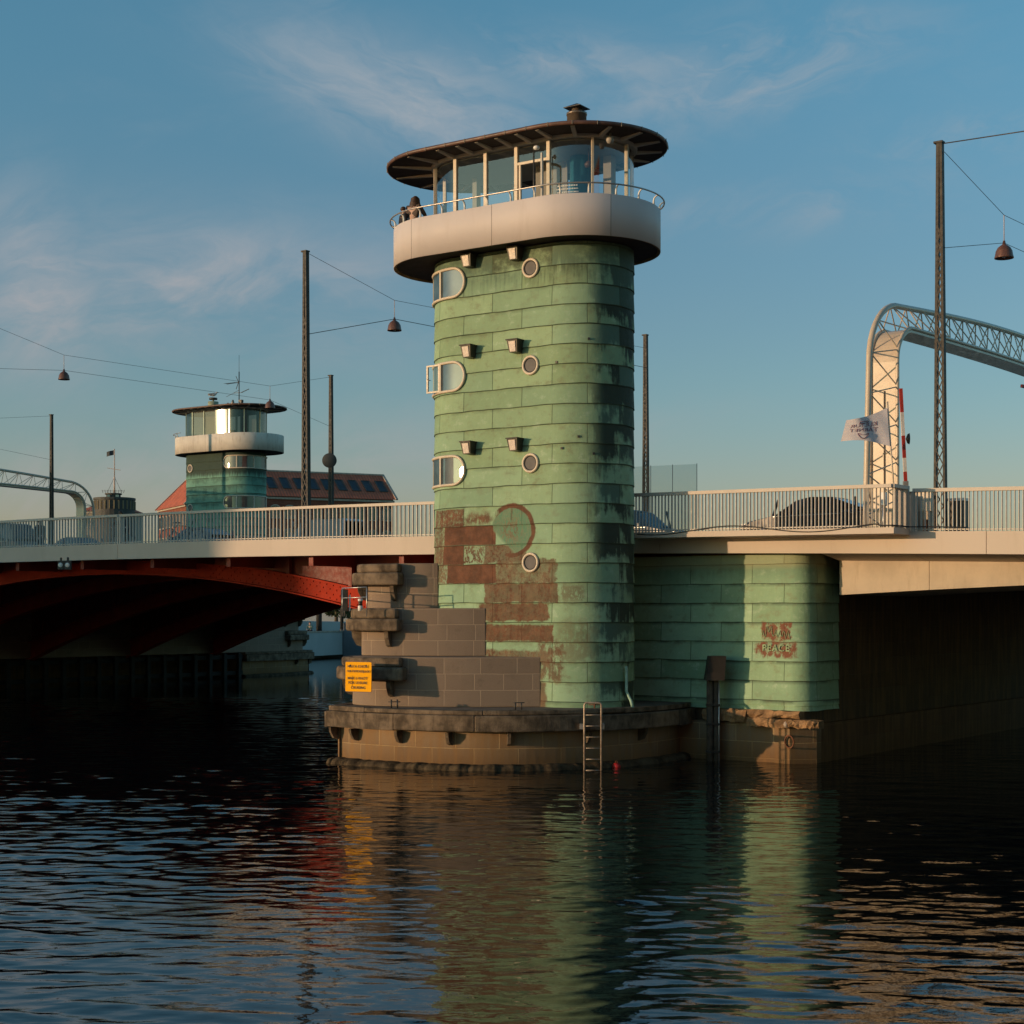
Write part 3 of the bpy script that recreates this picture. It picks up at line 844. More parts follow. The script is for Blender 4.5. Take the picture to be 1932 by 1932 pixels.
NPL = len(P1)
for (i0, i1, dz) in ((0, 13, -.03), (13, 24, -.02), (24, 37, .004), (37, 49, .01), (49, 63, 0), (63, NPL, -.02)):
    ringpart(P1, Q, i0, min(i1 + 1, NPL), 1.0 + dz, 1.42 + dz, 'fender_beam', 'timber')
for (i0, i1, dz) in ((0, 21, 0), (21, 36, .012), (36, 54, .004), (54, NPL, .01)):
    ringpart(P2, plan(4.0), i0, min(i1 + 1, NPL), 1.43, 1.535 + dz + .01, 'fender_cap', 'timber')
for k in (18, 25, 33, 41, 49, 57, 63, 69):
    p = plan(4.19)[k]; q_ = plan(5.19)[k]; nx, ny = q_[0] - p[0], q_[1] - p[1]; tx, ty = -ny, nx
    mb = MB(); prof = [(-.2, .968), (.12, .968), (.10, .84), (.0, .68), (-.2, .62)]
    for sgn in (-.042, .042):
        for d, z in prof: mb.v.append((p[0] + nx * d + tx * sgn, p[1] + ny * d + ty * sgn, z))
    mb.face((0, 1, 2, 3, 4)); mb.face((9, 8, 7, 6, 5))
    for j in range(5): mb.face((j, j + 5, (j + 1) % 5 + 5, (j + 1) % 5))
    mb.build('corbel', 'timber', pier)
# weedy footing at the waterline: lumpy ring
e = MB(); rows = []
F = plan(4.02); F5 = plan(4.42)
rnd = random.Random(4)
ph = [rnd.uniform(0, 6.28) for _ in range(6)]
for d, z in ((-.1, .15), (.12, .14), (.27, .10), (.33, .0), (.33, -.3)):
    row = []
    for k in range(0, 400):
        t = k / 399 * (len(F) - 1); i = min(int(t), len(F) - 2); f = t - i
        x = F[i][0] * (1 - f) + F[i + 1][0] * f; y = F[i][1] * (1 - f) + F[i + 1][1] * f
        x2 = F5[i][0] * (1 - f) + F5[i + 1][0] * f; y2 = F5[i][1] * (1 - f) + F5[i + 1][1] * f
        a = math.atan2(y2 - y, x2 - x)
        w_ = (math.sin(t * 1.1 + ph[0]) + math.sin(t * 2.9 + ph[1]) + .5 * math.sin(t * 6.7 + ph[2])) * .016 + (.016 if int(t * .55) % 2 else 0)
        q = d + (w_ if d > 0 else 0)
        row.append((x + math.cos(a) * q, y + math.sin(a) * q, z + (w_ * .7 if .0 < d < .37 else 0)))
    rows.append(row)
e.sheet(rows); e.build('weed_footing', 'kelp_stone', pier)
e = MB(); e.box((-4.10, 2.7, 1.15), (-3.92, 34, 1.40)); e.box((-4.10, 2.7, .15), (-3.92, 34, .40))
for k in range(26): e.box((-4.30, 3.0 + k * 1.22, -.6), (-4.10, 3.25 + k * 1.22, 1.5))
e.build('channel_fender', 'tarred_timber', pier)
# copper clad right half of the pier, rounded corner
cl_pts = [(0.2, 2.85)]
RX, RC = 7.38, .55
cl_pts.append((RX - RC, 2.85))
for k in range(1, 13):
    t = math.pi / 2 * k / 12
    cl_pts.append((RX - RC + RC * math.sin(t), 2.85 + RC - RC * math.cos(t)))
cl_pts.append((RX, 4.7))
dense = []
for a, b in zip(cl_pts[:-1], cl_pts[1:]):
    n = max(1, int(math.hypot(b[0] - a[0], b[1] - a[1]) / .25))
    for k in range(n): dense.append((a[0] + (b[0] - a[0]) * k / n, a[1] + (b[1] - a[1]) * k / n))
dense.append(cl_pts[-1])
e = MB(); U = [0]
for k in range(1, len(dense)): U.append(U[-1] + math.hypot(dense[k][0] - dense[k - 1][0], dense[k][1] - dense[k - 1][1]))
rn = random.Random(2)
zs = [1.42, 1.55] + [Z0C + HC * j for j in range(0, 7)] + [5.66]
for j in range(len(zs) - 1):
    rows = [[], []]; uvs = [[], []]
    for k in range(len(dense)):
        wv = .010 * math.sin(U[k] * 3.3 + j * 2.1) + .006 * math.sin(U[k] * 9 + j)
        rows[0].append((0, 0, zs[j] - .012 + wv * .6))
        rows[1].append((dense[k][0], dense[k][1], zs[j + 1]))
        uvs[0].append((U[k], zs[j] + .001)); uvs[1].append((U[k], zs[j + 1] - .001))
    off = inset(dense, .03)
    rows[0] = [(off[k][0], off[k][1], rows[0][k][2]) for k in range(len(dense))]
    e.sheet(rows, True, uvs)
    e.sheet([[(dense[k][0], dense[k][1], rows[0][k][2] + .002) for k in range(len(dense))], rows[0]], False, [uvs[0], uvs[0]])
e.build('copper_cladding', 'copper_pier', pier)
e = MB(); core = [(-.0, 2.95), (RX - RC, 2.95)] + [(RX - RC + (RC - .1) * math.sin(math.pi / 2 * k / 8), 2.95 + (RC - .1) - (RC - .1) * math.cos(math.pi / 2 * k / 8)) for k in range(1, 9)] + [(RX - .1, 34), (0, 34)]
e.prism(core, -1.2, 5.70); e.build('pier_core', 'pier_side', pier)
e = MB(); e.prism([(3.5, 2.62), (RX - .45, 2.62), (RX + .06, 3.22), (RX + .06, 3.5), (3.5, 3.5)], -1.2, 1.06); e.build('stone_base', 'granite_base', pier)
e = MB(); e.prism([(3.5, 3.503), (RX + .055, 3.503), (RX + .055, 33), (3.5, 33)], -1.2, 1.055); e.build('stone_base', 'granite_base_shade', pier)  # unlit side of the base, in the darker shade-painted copy of the stone
# broken timber fender on the right
rn = random.Random(8)
for (r0, r1, z0, z1, v0) in ((4.4, 5.75, 1.10, 1.40, 2.40), (5.2, 7.3, 1.22, 1.42, 2.46), (5.78, 7.92, .99, 1.21, 2.34), (7.0, 7.88, 1.0, 1.19, 2.30)):
    mb = MB(); nseg = 14; rows = []
    for k in range(nseg + 1):
        r = r0 + (r1 - r0) * k / nseg
        j = lambda s: rn.uniform(-s, s)
        rows.append([(r, v0 + j(.03), z0 + j(.03)), (r, v0 - .05 + j(.05), (z0 + z1) / 2 + j(.04)), (r, v0 + j(.05), z1 + j(.03)), (r, v0 + .3, z1 + j(.01)), (r, v0 + .3, z0)])
    mb.sheet(rows, False); mb.face(range(5)); mb.face([5 * nseg + q for q in range(5)][::-1])
    mb.build('broken_beam', 'timber_orange', pier, 'split orange fender timber catching the sun')
mb = MB(); mb.lathe([(.09, -.05), (.09, .0), (.05, .02), (.05, .06), (0, .06)], (0, 0, 0), 12)
mb.v = [(7.0 + x, 2.29 - z, 1.08 + y) for x, y, z in mb.v]; mb.build('bolt', 'stone_trim', pier)
for rr, zz in ((4.62, .62), (6.95, .60)):
    mb = MB(); mb.tube([(rr + .13 * math.cos(t / 16 * 6.283), 2.56 - .02 * math.sin(t / 16 * 6.283), zz + .17 * math.sin(t / 16 * 6.283)) for t in range(16)], .022, 6, True)
    mb.build('mooring_ring', 'rust_iron', pier)
# far pier
CF = BP(2 * BR_MID_R, 2 * BR_MID_V)
pf = copy_tree(pier); pf.location = CF; pf.rotation_euler = (0, 0, -PHI + math.pi)
tag(pf, 'dark stone bridge pier in shade under the distant tower across the channel', 'bridge pier')

# ------------------------------------------------------------------ the towers
LB, RB, XB = 1.59, 1.46, .28                 # body: half straight length, end radius, shift along the axis
LP, RP, RRF = 1.878, 2.19, 2.385
ZB0, ZP0, ZP1, ZFL, ZGT, ZRF = 1.545, 13.94, 15.04, 14.40, 16.70, 16.86
def on_body(u, off=0.0, L=LB, Rr=RB, x0=XB):
    """point and normal on a stadium wall; u runs from the front centre towards +x"""
    P = 4 * L + 2 * math.pi * Rr
    u = (u + P / 2) % P - P / 2
    sg = 1 if u >= 0 else -1; a = abs(u)
    if a <= L: x, y, nx, ny = a, -Rr, 0, -1
    elif a <= L + math.pi * Rr:
        t = (a - L) / Rr - math.pi / 2
        nx, ny = math.cos(t), math.sin(t); x, y = L + Rr * nx, Rr * ny
    else: x, y, nx, ny = L - (a - L - math.pi * Rr), Rr, 0, 1
    return Vector((x0 + sg * x + sg * nx * off, y + ny * off, 0)), Vector((sg * nx, ny, 0))
def ring_u(L, Rr, na=44, nf=14):
    P = 4 * L + 2 * math.pi * Rr; us = []
    us += [L * k / nf for k in range(nf)] + [L + math.pi * Rr * k / na for k in range(na)] + [L + math.pi * Rr + 2 * L * k / (2 * nf) for k in range(2 * nf)]
    us += [3 * L + math.pi * Rr + math.pi * Rr * k / na for k in range(na)] + [3 * L + 2 * math.pi * Rr + L * k / nf for k in range(nf)]
    return [u if u <= P / 2 else u - P for u in us], P
def stadium(L, Rr, x0, na=40):
    us, P = ring_u(L, Rr, na, 3)
    out = []
    for u in us:
        p, n = on_body(u, 0, L, Rr, x0); out.append((p.x, p.y))
    return out
def uvstrip(mb, us, rows, L=LB, Rr=RB, x0=XB, smooth=True, closed=False, P=0):
    """rows: list of (z, off); one sheet over us"""
    pts = []; uvs = []
    ul = list(us) + ([us[0]] if closed else [])
    for z, off in rows:
        pr, ur = [], []
        for k, u in enumerate(ul):
            p, n = on_body(u, off, L, Rr, x0); pr.append((p.x, p.y, z))
            ur.append((u if not (closed and k == len(ul) - 1) else u, z))
        pts.append(pr); uvs.append(ur)
    mb.sheet(pts, smooth, uvs)
def make_tower(label, loc, rz, far):
    t = thing('control_tower', label, 'tower', loc, rz)
    cu = 'copper_far' if far else 'copper_near'
    us, P = ring_u(LB, RB)
    order = sorted(us)
    order = [-P / 2 + 1e-5] + [u for u in order if abs(u) < P / 2 - 1e-3] + [P / 2 - 1e-5]
    e = MB(); zs = [ZB0] + [Z0C + HC * j for j in range(22)] + [ZP0 + .02]
    rn = random.Random(5)
    for j in range(len(zs) - 1):
        a, b = zs[j], zs[j + 1]
        ph = rn.uniform(0, 6)
        rows, uvs = [], []
        for q, (z, off) in enumerate(((a - .014, .026), (a + .02, .021), (b, 0.0))):
            pr, ur = [], []
            for u in order:
                p, n = on_body(u, off + (.004 * math.sin(u * 6 + ph) if q < 2 else 0))
                pr.append((p.x, p.y, z + (.007 * math.sin(u * 3.1 + ph) + .004 * math.sin(u * 8 + ph) if q < 2 else 0)))
                ur.append((u, min(max(z, a + .001), b - .001)))
            rows.append(pr); uvs.append(ur)
        e.sheet(rows, True, uvs)
        under = [(on_body(u, -.01)[0].x, on_body(u, -.01)[0].y, a - .012) for u in order]
        e.sheet([under, rows[0]], False, [uvs[0], uvs[0]])
    e.build('copper_cladding', cu, t)
    # corner windows wrapping round the channel end, and their casements
    wm = 'mullion_wood'
    uc0, uc1 = -1.26, -(2 * LB + math.pi * RB - 1.26)
    for iz, zc in enumerate((13.26, 10.65, 8.03)):
        rr = .40
        path = []
        for k in range(13):
            a = math.pi / 2 - math.pi * k / 12; path.append((uc0 - rr + rr * math.cos(a), zc + rr * math.sin(a)))
        nfl = 30
        for k in range(1, nfl): path.append((uc0 - rr + (uc1 + rr - uc0 + rr) * k / nfl, zc - rr))
        for k in range(13):
            a = -math.pi / 2 - math.pi * k / 12; path.append((uc1 + rr + rr * math.cos(a), zc + rr * math.sin(a)))
        for k in range(1, nfl): path.append((uc1 + rr + (uc0 - rr - uc1 - rr) * k / nfl, zc + rr))
        f = MB(); f.tube([on_body(u, .045)[0] + Vector((0, 0, z)) for u, z in path], .042, 8, True)
        fr = f.build('corner_window', wm, t)
        g = MB(); uu = [uc0 - .004 - (uc0 - uc1 - .008) * k / 60 for k in range(61)]
        def hh(u):
            d = min(uc0 - u, u - uc1)
            return math.sqrt(max(0, rr * rr - max(0, rr - d) ** 2))
        g.sheet([[tuple(on_body(u, .034)[0] + Vector((0, 0, zc - hh(u)))) for u in uu], [tuple(on_body(u, .034)[0] + Vector((0, 0, zc + hh(u)))) for u in uu]], True)
        g.build('pane', 'window_pane' if not far else 'far_pane', fr)
        for um in (-2.14, -3.25, -4.4, -5.5):
            m = MB(); p, n = on_body(um, .05); tg = Vector((-n.y, n.x, 0))
            m.hexa([p + tg * a + n * b + Vector((0, 0, z)) for z in (zc - rr, zc + rr) for a, b in ((-.035, -.03), (.035, -.03), (.035, .03), (-.035, .03))])
            m.build('mullion', wm, fr)
        if iz == 1 and not far:
            p, n = on_body(-2.20, .07); d = Vector((-.92, .03, 0)).normalized()
            # open casement swung outwards, seen almost square on
            m = MB(); z0, z1 = zc - rr + .03, zc + rr - .03
            q = p + d * .42
            for a, b in ((p, q), ):
                m.bar(a + Vector((0, 0, z0)), b + Vector((0, 0, z0)), .05, .045); m.bar(a + Vector((0, 0, z1)), b + Vector((0, 0, z1)), .05, .045)
                m.bar(a + Vector((0, 0, z0 - .02)), a + Vector((0, 0, z1 + .02)), .05, .05); m.bar(b + Vector((0, 0, z0 - .02)), b + Vector((0, 0, z1 + .02)), .05, .05)
            cs = m.build('open_casement', wm, t)
            m = MB(); m.sheet([[tuple(p + Vector((0, 0, z0))), tuple(q + Vector((0, 0, z0)))], [tuple(p + Vector((0, 0, z1))), tuple(q + Vector((0, 0, z1)))]], False)
            m.build('pane', 'screen_glass', cs)
            m = MB(); m.bar(q + Vector((.02, -.04, zc)), q + Vector((.12, -.05, zc - .04)), .02); m.build('handle', 'dark_steel', cs)
    # portholes
    ports = (13.36, 10.74, 8.10, 5.42) if not far else (13.0, 10.4, 7.8)
    upo = .93 if not far else 5.95
    for iz, zc in enumerate(ports):
        for up in ((upo,) if not far else (upo, 1.0 - 4.0)):
            if far and up < 0: continue
            f = MB(); f.tube([on_body(up + .235 * math.cos(a), .035)[0] + Vector((0, 0, zc + .235 * math.sin(a))) for a in [2 * math.pi * k / 28 for k in range(28)]], .040, 8, True)
            fr = f.build('porthole', 'mullion_wood', t)
            g = MB(); i = 0
            g.v = [tuple(on_body(up, .036)[0] + Vector((0, 0, zc)))] + [tuple(on_body(up + .225 * math.cos(a), .036)[0] + Vector((0, 0, zc + .225 * math.sin(a)))) for a in [2 * math.pi * k / 28 for k in range(28)]]
            for k in range(28): g.face((0, 1 + k, 1 + (k + 1) % 28))
            g.build('pane', 'porthole_pane', fr)
            g = MB(); g.tube([on_body(up + .19 * math.cos(a), .040)[0] + Vector((0, 0, zc + .19 * math.sin(a))) for a in [2 * math.pi * k / 24 for k in range(24)]], .014, 6, True)
            g.build('gasket', 'rubber', fr)
    # wall lamps: hooded copper boxes with a sloping pale front
    if not far:
        for zc in (8.60, 11.26, 13.76):
            for ul_ in (-1.03, .52):
                p, n = on_body(ul_, .0); tg = Vector((1, 0, 0)); up = Vector((0, 0, 1))
                h = MB()
                tw, bw_, th, bh = .17, .125, .34, .30
                top, bot = zc + .16, zc - .16
                h.hexa([p + tg * a + n * b + up * z for z, ww, dd in ((bot, bw_, .26), (top, tw, .33)) for a, b in ((-ww, dd), (ww, dd), (ww, -.02), (-ww, -.02))])
                hd = h.build('wall_lamp', 'hood_copper', t)
                l = MB(); y0 = .003
                l.hexa([p + tg * a + n * b + up * z for z, ww, dd in ((bot + .015, bw_ * .72, .263), (top - .035, tw * .62, .328)) for a, b in ((-ww, dd + .016), (ww, dd + .016), (ww, dd - .02), (-ww, dd - .02))])
                l.build('lens', 'lens', hd)
                l = MB(); l.box(tuple(p + Vector((-tw - .02, -.36, .16))  + up * (zc)), tuple(p + Vector((tw + .02, 0, .19)) + up * (zc))); l.build('hood_lid', 'mast_paint', hd)
        # drain pipe at the right foot, small bolts
        e = MB(); p, n = on_body(3.72, .09)
        z3 = Vector((0, 0, 1))
        e.tube([p + z3 * 2.62, p + n * .02 + z3 * 2.56, p + n * .02 + z3 * 1.95, p + n * .12 + Vector((.10, -.10, 1.72)), p + n * .16 + Vector((.16, -.16, 1.53))], .042, 8)
        e.build('drain_pipe', 'pipe_green', t)
        for (u, z) in ((2.62, 11.35), (2.35, 8.75), (2.75, 8.3), (1.75, 10.75), (1.9, 8.45)):
            p, n = on_body(u, .012); e = MB(); tg = Vector((-n.y, n.x, 0))
            e.hexa([p + tg * a + n * b + Vector((0, 0, z + c)) for c in (-.03, .03) for a, b in ((-.03, 0), (.03, 0), (.03, .03), (-.03, .03))]); e.build('bolt', 'dark_steel', t)
    # balcony: parapet skin, soffit, floor
    wp = 'far_white_paint' if far else 'white_paint'
    usp, PP = ring_u(LP, RP, 48, 12); op = sorted(usp); op = [-PP / 2 + 1e-5] + [u for u in op if abs(u) < PP / 2 - 1e-3] + [PP / 2 - 1e-5]
    joints = [-5.9, -2.35, .42, 3.9, 7.4]
    segs = []
    js = [-PP / 2 + 1e-4] + joints + [PP / 2 - 1e-4]
    for a, b in zip(js[:-1], js[1:]):
        cu_ = [a + .006] + [u for u in op if a + .05 < u < b - .05] + [b - .006]
        e = MB()
        uvstrip(e, cu_, ((ZP0, -.012), (ZP0, 0), (ZP1 - .01, 0), (ZP1, -.01), (ZP1, -.05), (ZP1 - .01, -.06), (ZP0 + .3, -.06)), LP, RP, 0)
        e.build('parapet', wp, t)
    e = MB(); uvstrip(e, op, ((ZP0 + .01, -.02), (ZP1 - .03, -.02)), LP, RP, 0); e.build('parapet_joint', 'dark_steel', t)
    e = MB(); pp_ = stadium(LP, RP - .025, 0); pb_ = stadium(LP, .02, 0)
    e.prism(stadium(LP, RP - .065, 0), ZP0 + .05, ZP0 + .20); e.build('balcony_soffit', 'dark_soffit', t)
    e = MB(); uvstrip(e, op, ((ZP0, -.012), (ZP0 + .006, -.07), (ZP0 + .06, -.09)), LP, RP, 0); e.build('parapet_lip', 'timber_orange' if not far else 'dark_soffit', t)
    e = MB(); e.prism(stadium(LP, RP - .07, 0), ZFL - .1, ZFL); e.build('balcony_floor', 'interior_floor', t)
    # handrail on curved brackets
    nb_ = 28
    rail_us = op[:-1]
    if far: rail_us = [u for u in op if -PP * .48 < u < -2.6 or u > 6]
    e = MB()
    if far:
        e.tube([on_body(u, .10, LP, RP, 0)[0] + Vector((0, 0, ZP1 + .24)) for u in op if 3.4 < u < 8.5], .022, 8)
    else: e.tube([on_body(u, .10, LP, RP, 0)[0] + Vector((0, 0, ZP1 + .24)) for u in rail_us], .022, 8, True)
    hr = e.build('handrail', 'rail_steel', t)
    for k in range(nb_):
        u = -PP / 2 + PP * (k + .35) / nb_
        if far and not (3.4 < u < 8.5): continue
        p, n = on_body(u, -.03, LP, RP, 0); z3 = Vector((0, 0, 1))
        e = MB(); e.tube([p + z3 * (ZP1 - .03), p + z3 * (ZP1 + .10), p + n * .02 + z3 * (ZP1 + .17), p + n * .07 + z3 * (ZP1 + .215), p + n * .125 + z3 * (ZP1 + .235)], [.030, .028, .024, .02, .02], 8)
        e.build('rail_bracket', 'lamp_white', hr)
    # control room
    mm = 'mullion_pale_green' if far else 'mullion_wood'
    ms = [-1.59, -.56, .46, 1.5, 2.72, 3.88, 5.03, 6.18, 7.24]
    ms = ms + [-(2.72), -3.88, -5.03, -6.18, -7.24]
    ms = sorted(ms)
    for u in ms:
        p, n = on_body(u, 0); tg = Vector((-n.y, n.x, 0)); wd = .05 if abs(u) < 1.6 else .028
        e = MB(); e.hexa([p + tg * a + n * b + Vector((0, 0, z)) for z in (ZFL, ZGT + .01) for a, b in ((-wd, .05), (wd, .05), (wd, -.05), (-wd, -.05))]); e.build('mullion', mm, t)
    e = MB(); uvstrip(e, order, ((ZFL, .04), (ZFL + .10, .04), (ZFL + .10, -.04))); e.build('window_sill', mm, t)
    for a, b in zip(ms, ms[1:] + [ms[0] + P]):
        if not far and abs(a - .46) < .01:
            # doorway with transom light and open door leaf
            p0, n = on_body(a, 0); p1, _ = on_body(b, 0); z3 = Vector((0, 0, 1))
            e = MB(); e.bar(p0 + z3 * 16.22 + Vector((.05, 0, 0)), p1 + z3 * 16.22 - Vector((.05, 0, 0)), .09, .07); e.bar(p0 + z3 * ZFL + Vector((.12, 0, 0)), p0 + z3 * 16.2 + Vector((.12, 0, 0)), .05, .07)
            e.build('door_frame', 'mullion_wood', t)
            g = MB(); g.sheet([[tuple(p0 + z3 * 16.25), tuple(p1 + z3 * 16.25)], [tuple(p0 + z3 * ZGT), tuple(p1 + z3 * ZGT)]], False); g.build('window_pane', 'glass', t)
            q0 = p1 + Vector((-.20, -.02, 0)); q1 = q0 + Vector((.42, -.66, 0))
            e = MB()
            for c0, c1 in (((q0 + z3 * (ZFL + .02)), (q1 + z3 * (ZFL + .02))), ((q0 + z3 * 16.15), (q1 + z3 * 16.15)), ((q0 + z3 * ZFL), (q0 + z3 * 16.18)), ((q1 + z3 * ZFL), (q1 + z3 * 16.18))):
                e.bar(c0, c1, .05, .06)
            dl = e.build('door_leaf', 'rib_grey', t)
            g = MB(); g.sheet([[tuple(q0 + z3 * ZFL), tuple(q1 + z3 * ZFL)], [tuple(q0 + z3 * 16.15), tuple(q1 + z3 * 16.15)]], False); g.build('pane', 'screen_glass', dl)
            continue
        n_ = max(2, int((b - a) / .08)); uu = [a + (b - a) * k / n_ for k in range(n_ + 1)]
        g = MB()
        if far and abs(a + 7.24) < .01:                       # one pane sits a little askew and throws the low sun at the camera
            wc = Vector(loc) + Matrix.Rotation(rz, 3, 'Z') @ Vector((XB, RB, 15.5))
            h_ = Matrix.Rotation(-rz, 3, 'Z') @ (sun_dir + (Vector((0, 0, CZ)) - wc).normalized()).normalized()
            P_ = []
            for z in (ZFL + .1, ZGT):
                row = []
                for u in [a + (b - a) * q_ / 6 for q_ in range(7)]:
                    p_, n_2 = on_body(u, 0)
                    dxl, dzl = p_.x - (on_body((a + b) / 2, 0)[0].x), z - 15.5
                    row.append((p_.x, p_.y - (h_.x * dxl + h_.z * dzl) / h_.y - .05 * dxl * dxl, z))
                P_.append(row)
            g.sheet(P_, True)
        else: uvstrip(g, uu, ((ZFL + .1, 0.0), (ZGT, 0.0)))
        g.build('window_pane', 'glass' if not far else 'far_glass', t)
    e = MB(); uvstrip(e, order, ((ZGT, .07), (ZGT + .02, .10), (ZGT + .30, .12))); uvstrip(e, order, ((ZGT + .30, -.06), (ZGT, -.06), (ZGT, .07)))
    e.build('header_band', 'band_grey' if not far else 'far_white_paint', t)
    e = MB(); e.prism(stadium(LB, RB - .1, XB), ZGT - .03, ZGT + .2); e.build('ceiling', 'interior', t)
    # furniture of the room
    if not far:
        e = MB(); e.lathe([(.30, ZFL), (.30, ZGT - .031)], (1.72, .25, 0), 28); e.build('blue_column', 'blue_column', t)
        e = MB(); e.box((.2, .30, ZFL), (1.25, .36, ZGT - .031)); e.build('partition', 'interior', t)
        e = MB(); e.box((2.3, .5, ZFL), (2.55, .75, ZGT - .031)); e.build('partition', 'interior', t)
        e = MB(); e.box((-2.0, .3, ZFL), (-1.85, .5, ZGT - .031)); e.build('partition', 'interior', t)
        for (u0, zz, n_l, wl) in ((-1.28, 15.2, 5, .50), (1.72, 15.42, 4, .62)):
            e = MB(); rn2 = random.Random(int(zz * 10))
            for k in range(n_l + 1):
                hw = wl / 2 * rn2.uniform(.8, 1.0) if k < n_l else wl * .16
                z = zz - k * .085 - (.06 if k == n_l else 0); u = u0 + wl / 2 - hw
                while u < u0 + wl / 2 + hw:
                    l = rn2.uniform(.025, .07)
                    uvstrip(e, [u, u + l], ((z, .008), (z + .032, .008)), smooth=False); u += l + .014
            e.build('glass_lettering', 'lamp_white', t)
        for x_, y_ in ((-1.05, -.55), (-.62, -.15)):
            e = MB(); e.lathe([(.0, 14.98), (.17, 15.0), (.20, 15.2), (.17, 15.42), (.08, 15.50), (0, 15.51)], (x_, y_, 0), 18); e.lathe([(.03, ZFL), (.03, 14.99)], (x_, y_, 0), 8); e.build('chair', 'rib_grey', t)
        e = MB(); e.box((-.2, .7, 15.12), (1.2, 1.1, 15.2)); e.box((.5, .8, 15.2), (1.0, .85, 15.55)); e.build('desk', 'car_grey', t)
        e = MB(); e.lathe([(0, 16.15), (.10, 16.17), (.12, 16.25), (.05, 16.32), (.012, 16.34), (.012, ZGT - .031)], (2.35, -.35, 0), 14); e.build('pendant_lamp', 'roof_copper', t)
        # floodlight on a thin pole, dome camera
        p, n = on_body(2.55, -.12, LP, RP, 0); z3 = Vector((0, 0, 1))
        p = Vector((1.62, -1.95, 0))
        e = MB(); e.tube([p + z3 * ZFL, p + z3 * 16.42], .022, 8); fp = e.build('floodlight_pole', 'dark_steel', t)
        e = MB(); e.lathe([(.02, .04), (.07, .02), (.09, -.02), (.07, -.06), (0, -.08)], tuple(p + Vector((.10, -.02, 16.42))), 16); e.build('floodlight', 'lamp_white', fp)
        p = Vector((3.35, -.9, 16.84))
        e = MB(); e.lathe([(.04, 0), (.04, -.14), (.09, -.16), (.11, -.24), (.08, -.32), (0, -.34)], tuple(p), 18); e.build('camera_dome', 'band_grey', t)
    else:
        e = MB(); e.box((.4, -.2, ZFL), (2.4, .0, ZGT - .031)); e.build('partition', 'interior', t)
        e = MB(); e.box((-1.5, .8, 15.0), (.2, 1.1, 15.35)); e.box((-.95, .85, 15.35), (-.55, 1.1, 15.72)); e.build('console', 'dark_steel', t)
        e = MB(); e.sheet([[tuple(on_body(u, -.12 + .03 * math.sin(u * 20))[0] + Vector((0, 0, z))) for u in [-5.3 + k * .03 for k in range(16)]] for z in (14.5, 16.68)]); e.sheet([[tuple(on_body(u, -.12 + .03 * math.sin(u * 20))[0] + Vector((0, 0, z))) for u in [-4.1 + k * .03 for k in range(10)]] for z in (14.5, 16.68)]); e.build('curtain', 'trousers', t)
    # roof: thin rim, shallow dome, dark soffit, pale ribs
    usr, PR = ring_u(LP, RRF, 48, 12); orr = sorted(usr); orr = [-PR / 2 + 1e-5] + [u for u in orr if abs(u) < PR / 2 - 1e-3] + [PR / 2 - 1e-5]
    e = MB(); uvstrip(e, orr, ((ZRF - .085, -.03), (ZRF - .075, 0), (ZRF - .01, .012), (ZRF + .02, -.02), (ZRF + .10, -.8), (ZRF + .16, -1.6), (ZRF + .19, -2.3)), LP, RRF, 0); e.build('roof', 'roof_copper', t)
    rim = MB()
    for k in range(34):
        u = -PR / 2 + PR * (k + .5) / 34; p, n = on_body(u, .012, LP, RRF, 0)
        rim.bar(p + Vector((0, 0, ZRF - .09)), p + Vector((0, 0, ZRF + .02)), .016)
    rim.build('gutter_clip', 'hood_copper', t)
    e = MB(); e.prism(stadium(LP, RRF - .035, 0), ZRF - .08, ZRF - .02); e.build('roof_soffit', 'dark_soffit', t)
    for k in range(24):
        u = -P / 2 + P * (k + .5) / 24
        p, n = on_body(u, .10); 
        # run out to just inside the rim
        L_ = .1
        while L_ < 3:
            q = p + n * L_
            xx = abs(q.x) - LP
            dist = math.hypot(max(0, xx), q.y)
            if dist > RRF - .16: break
            L_ += .05
        e = MB(); e.hexa([a + Vector((-n.y, n.x, 0)) * s_ + Vector((0, 0, z)) for a, zz in ((p, ZRF - .16), (p + n * L_, ZRF - .10)) for s_, z in ((-.055, zz), (.055, zz), (.055, ZRF - .079), (-.055, ZRF - .079))])
        e.build('soffit_rib', 'rib_grey', t)
    # chimney and vents
    cx = 1.75
    zt = ZRF + (.15 if far else .50)
    if not far:
        e = MB(); e.lathe([(.27, zt - .45), (.27, zt + .40), (.285, zt + .40), (.285, zt + .46), (.25, zt + .46), (.25, zt + .44), (.14, zt + .44), (.14, zt + .60)], (cx, 0, 0), 24); ch = e.build('chimney', 'chimney_metal', t)
        e = MB(); i = 0
        e.v = [(cx - .27, -.27, zt + .60), (cx + .27, -.27, zt + .60), (cx + .27, .27, zt + .60), (cx - .27, .27, zt + .60), (cx, 0, zt + .74), (cx - .27, -.27, zt + .585), (cx + .27, -.27, zt + .585), (cx + .27, .27, zt + .585), (cx - .27, .27, zt + .585)]
        for q in ((0, 1, 4), (1, 2, 4), (2, 3, 4), (3, 0, 4), (8, 7, 6, 5), (5, 6, 1, 0), (6, 7, 2, 1), (7, 8, 3, 2), (8, 5, 0, 3)): e.face(q)
        e.build('chimney_cap', 'dark_steel', ch)
        e = MB(); e.lathe([(.05, ZRF), (.05, ZRF + .62), (.065, ZRF + .62), (.065, ZRF + .68), (0, ZRF + .68)], (.1, 0, 0), 12); e.build('vent_pipe', 'dark_steel', t)
    else:
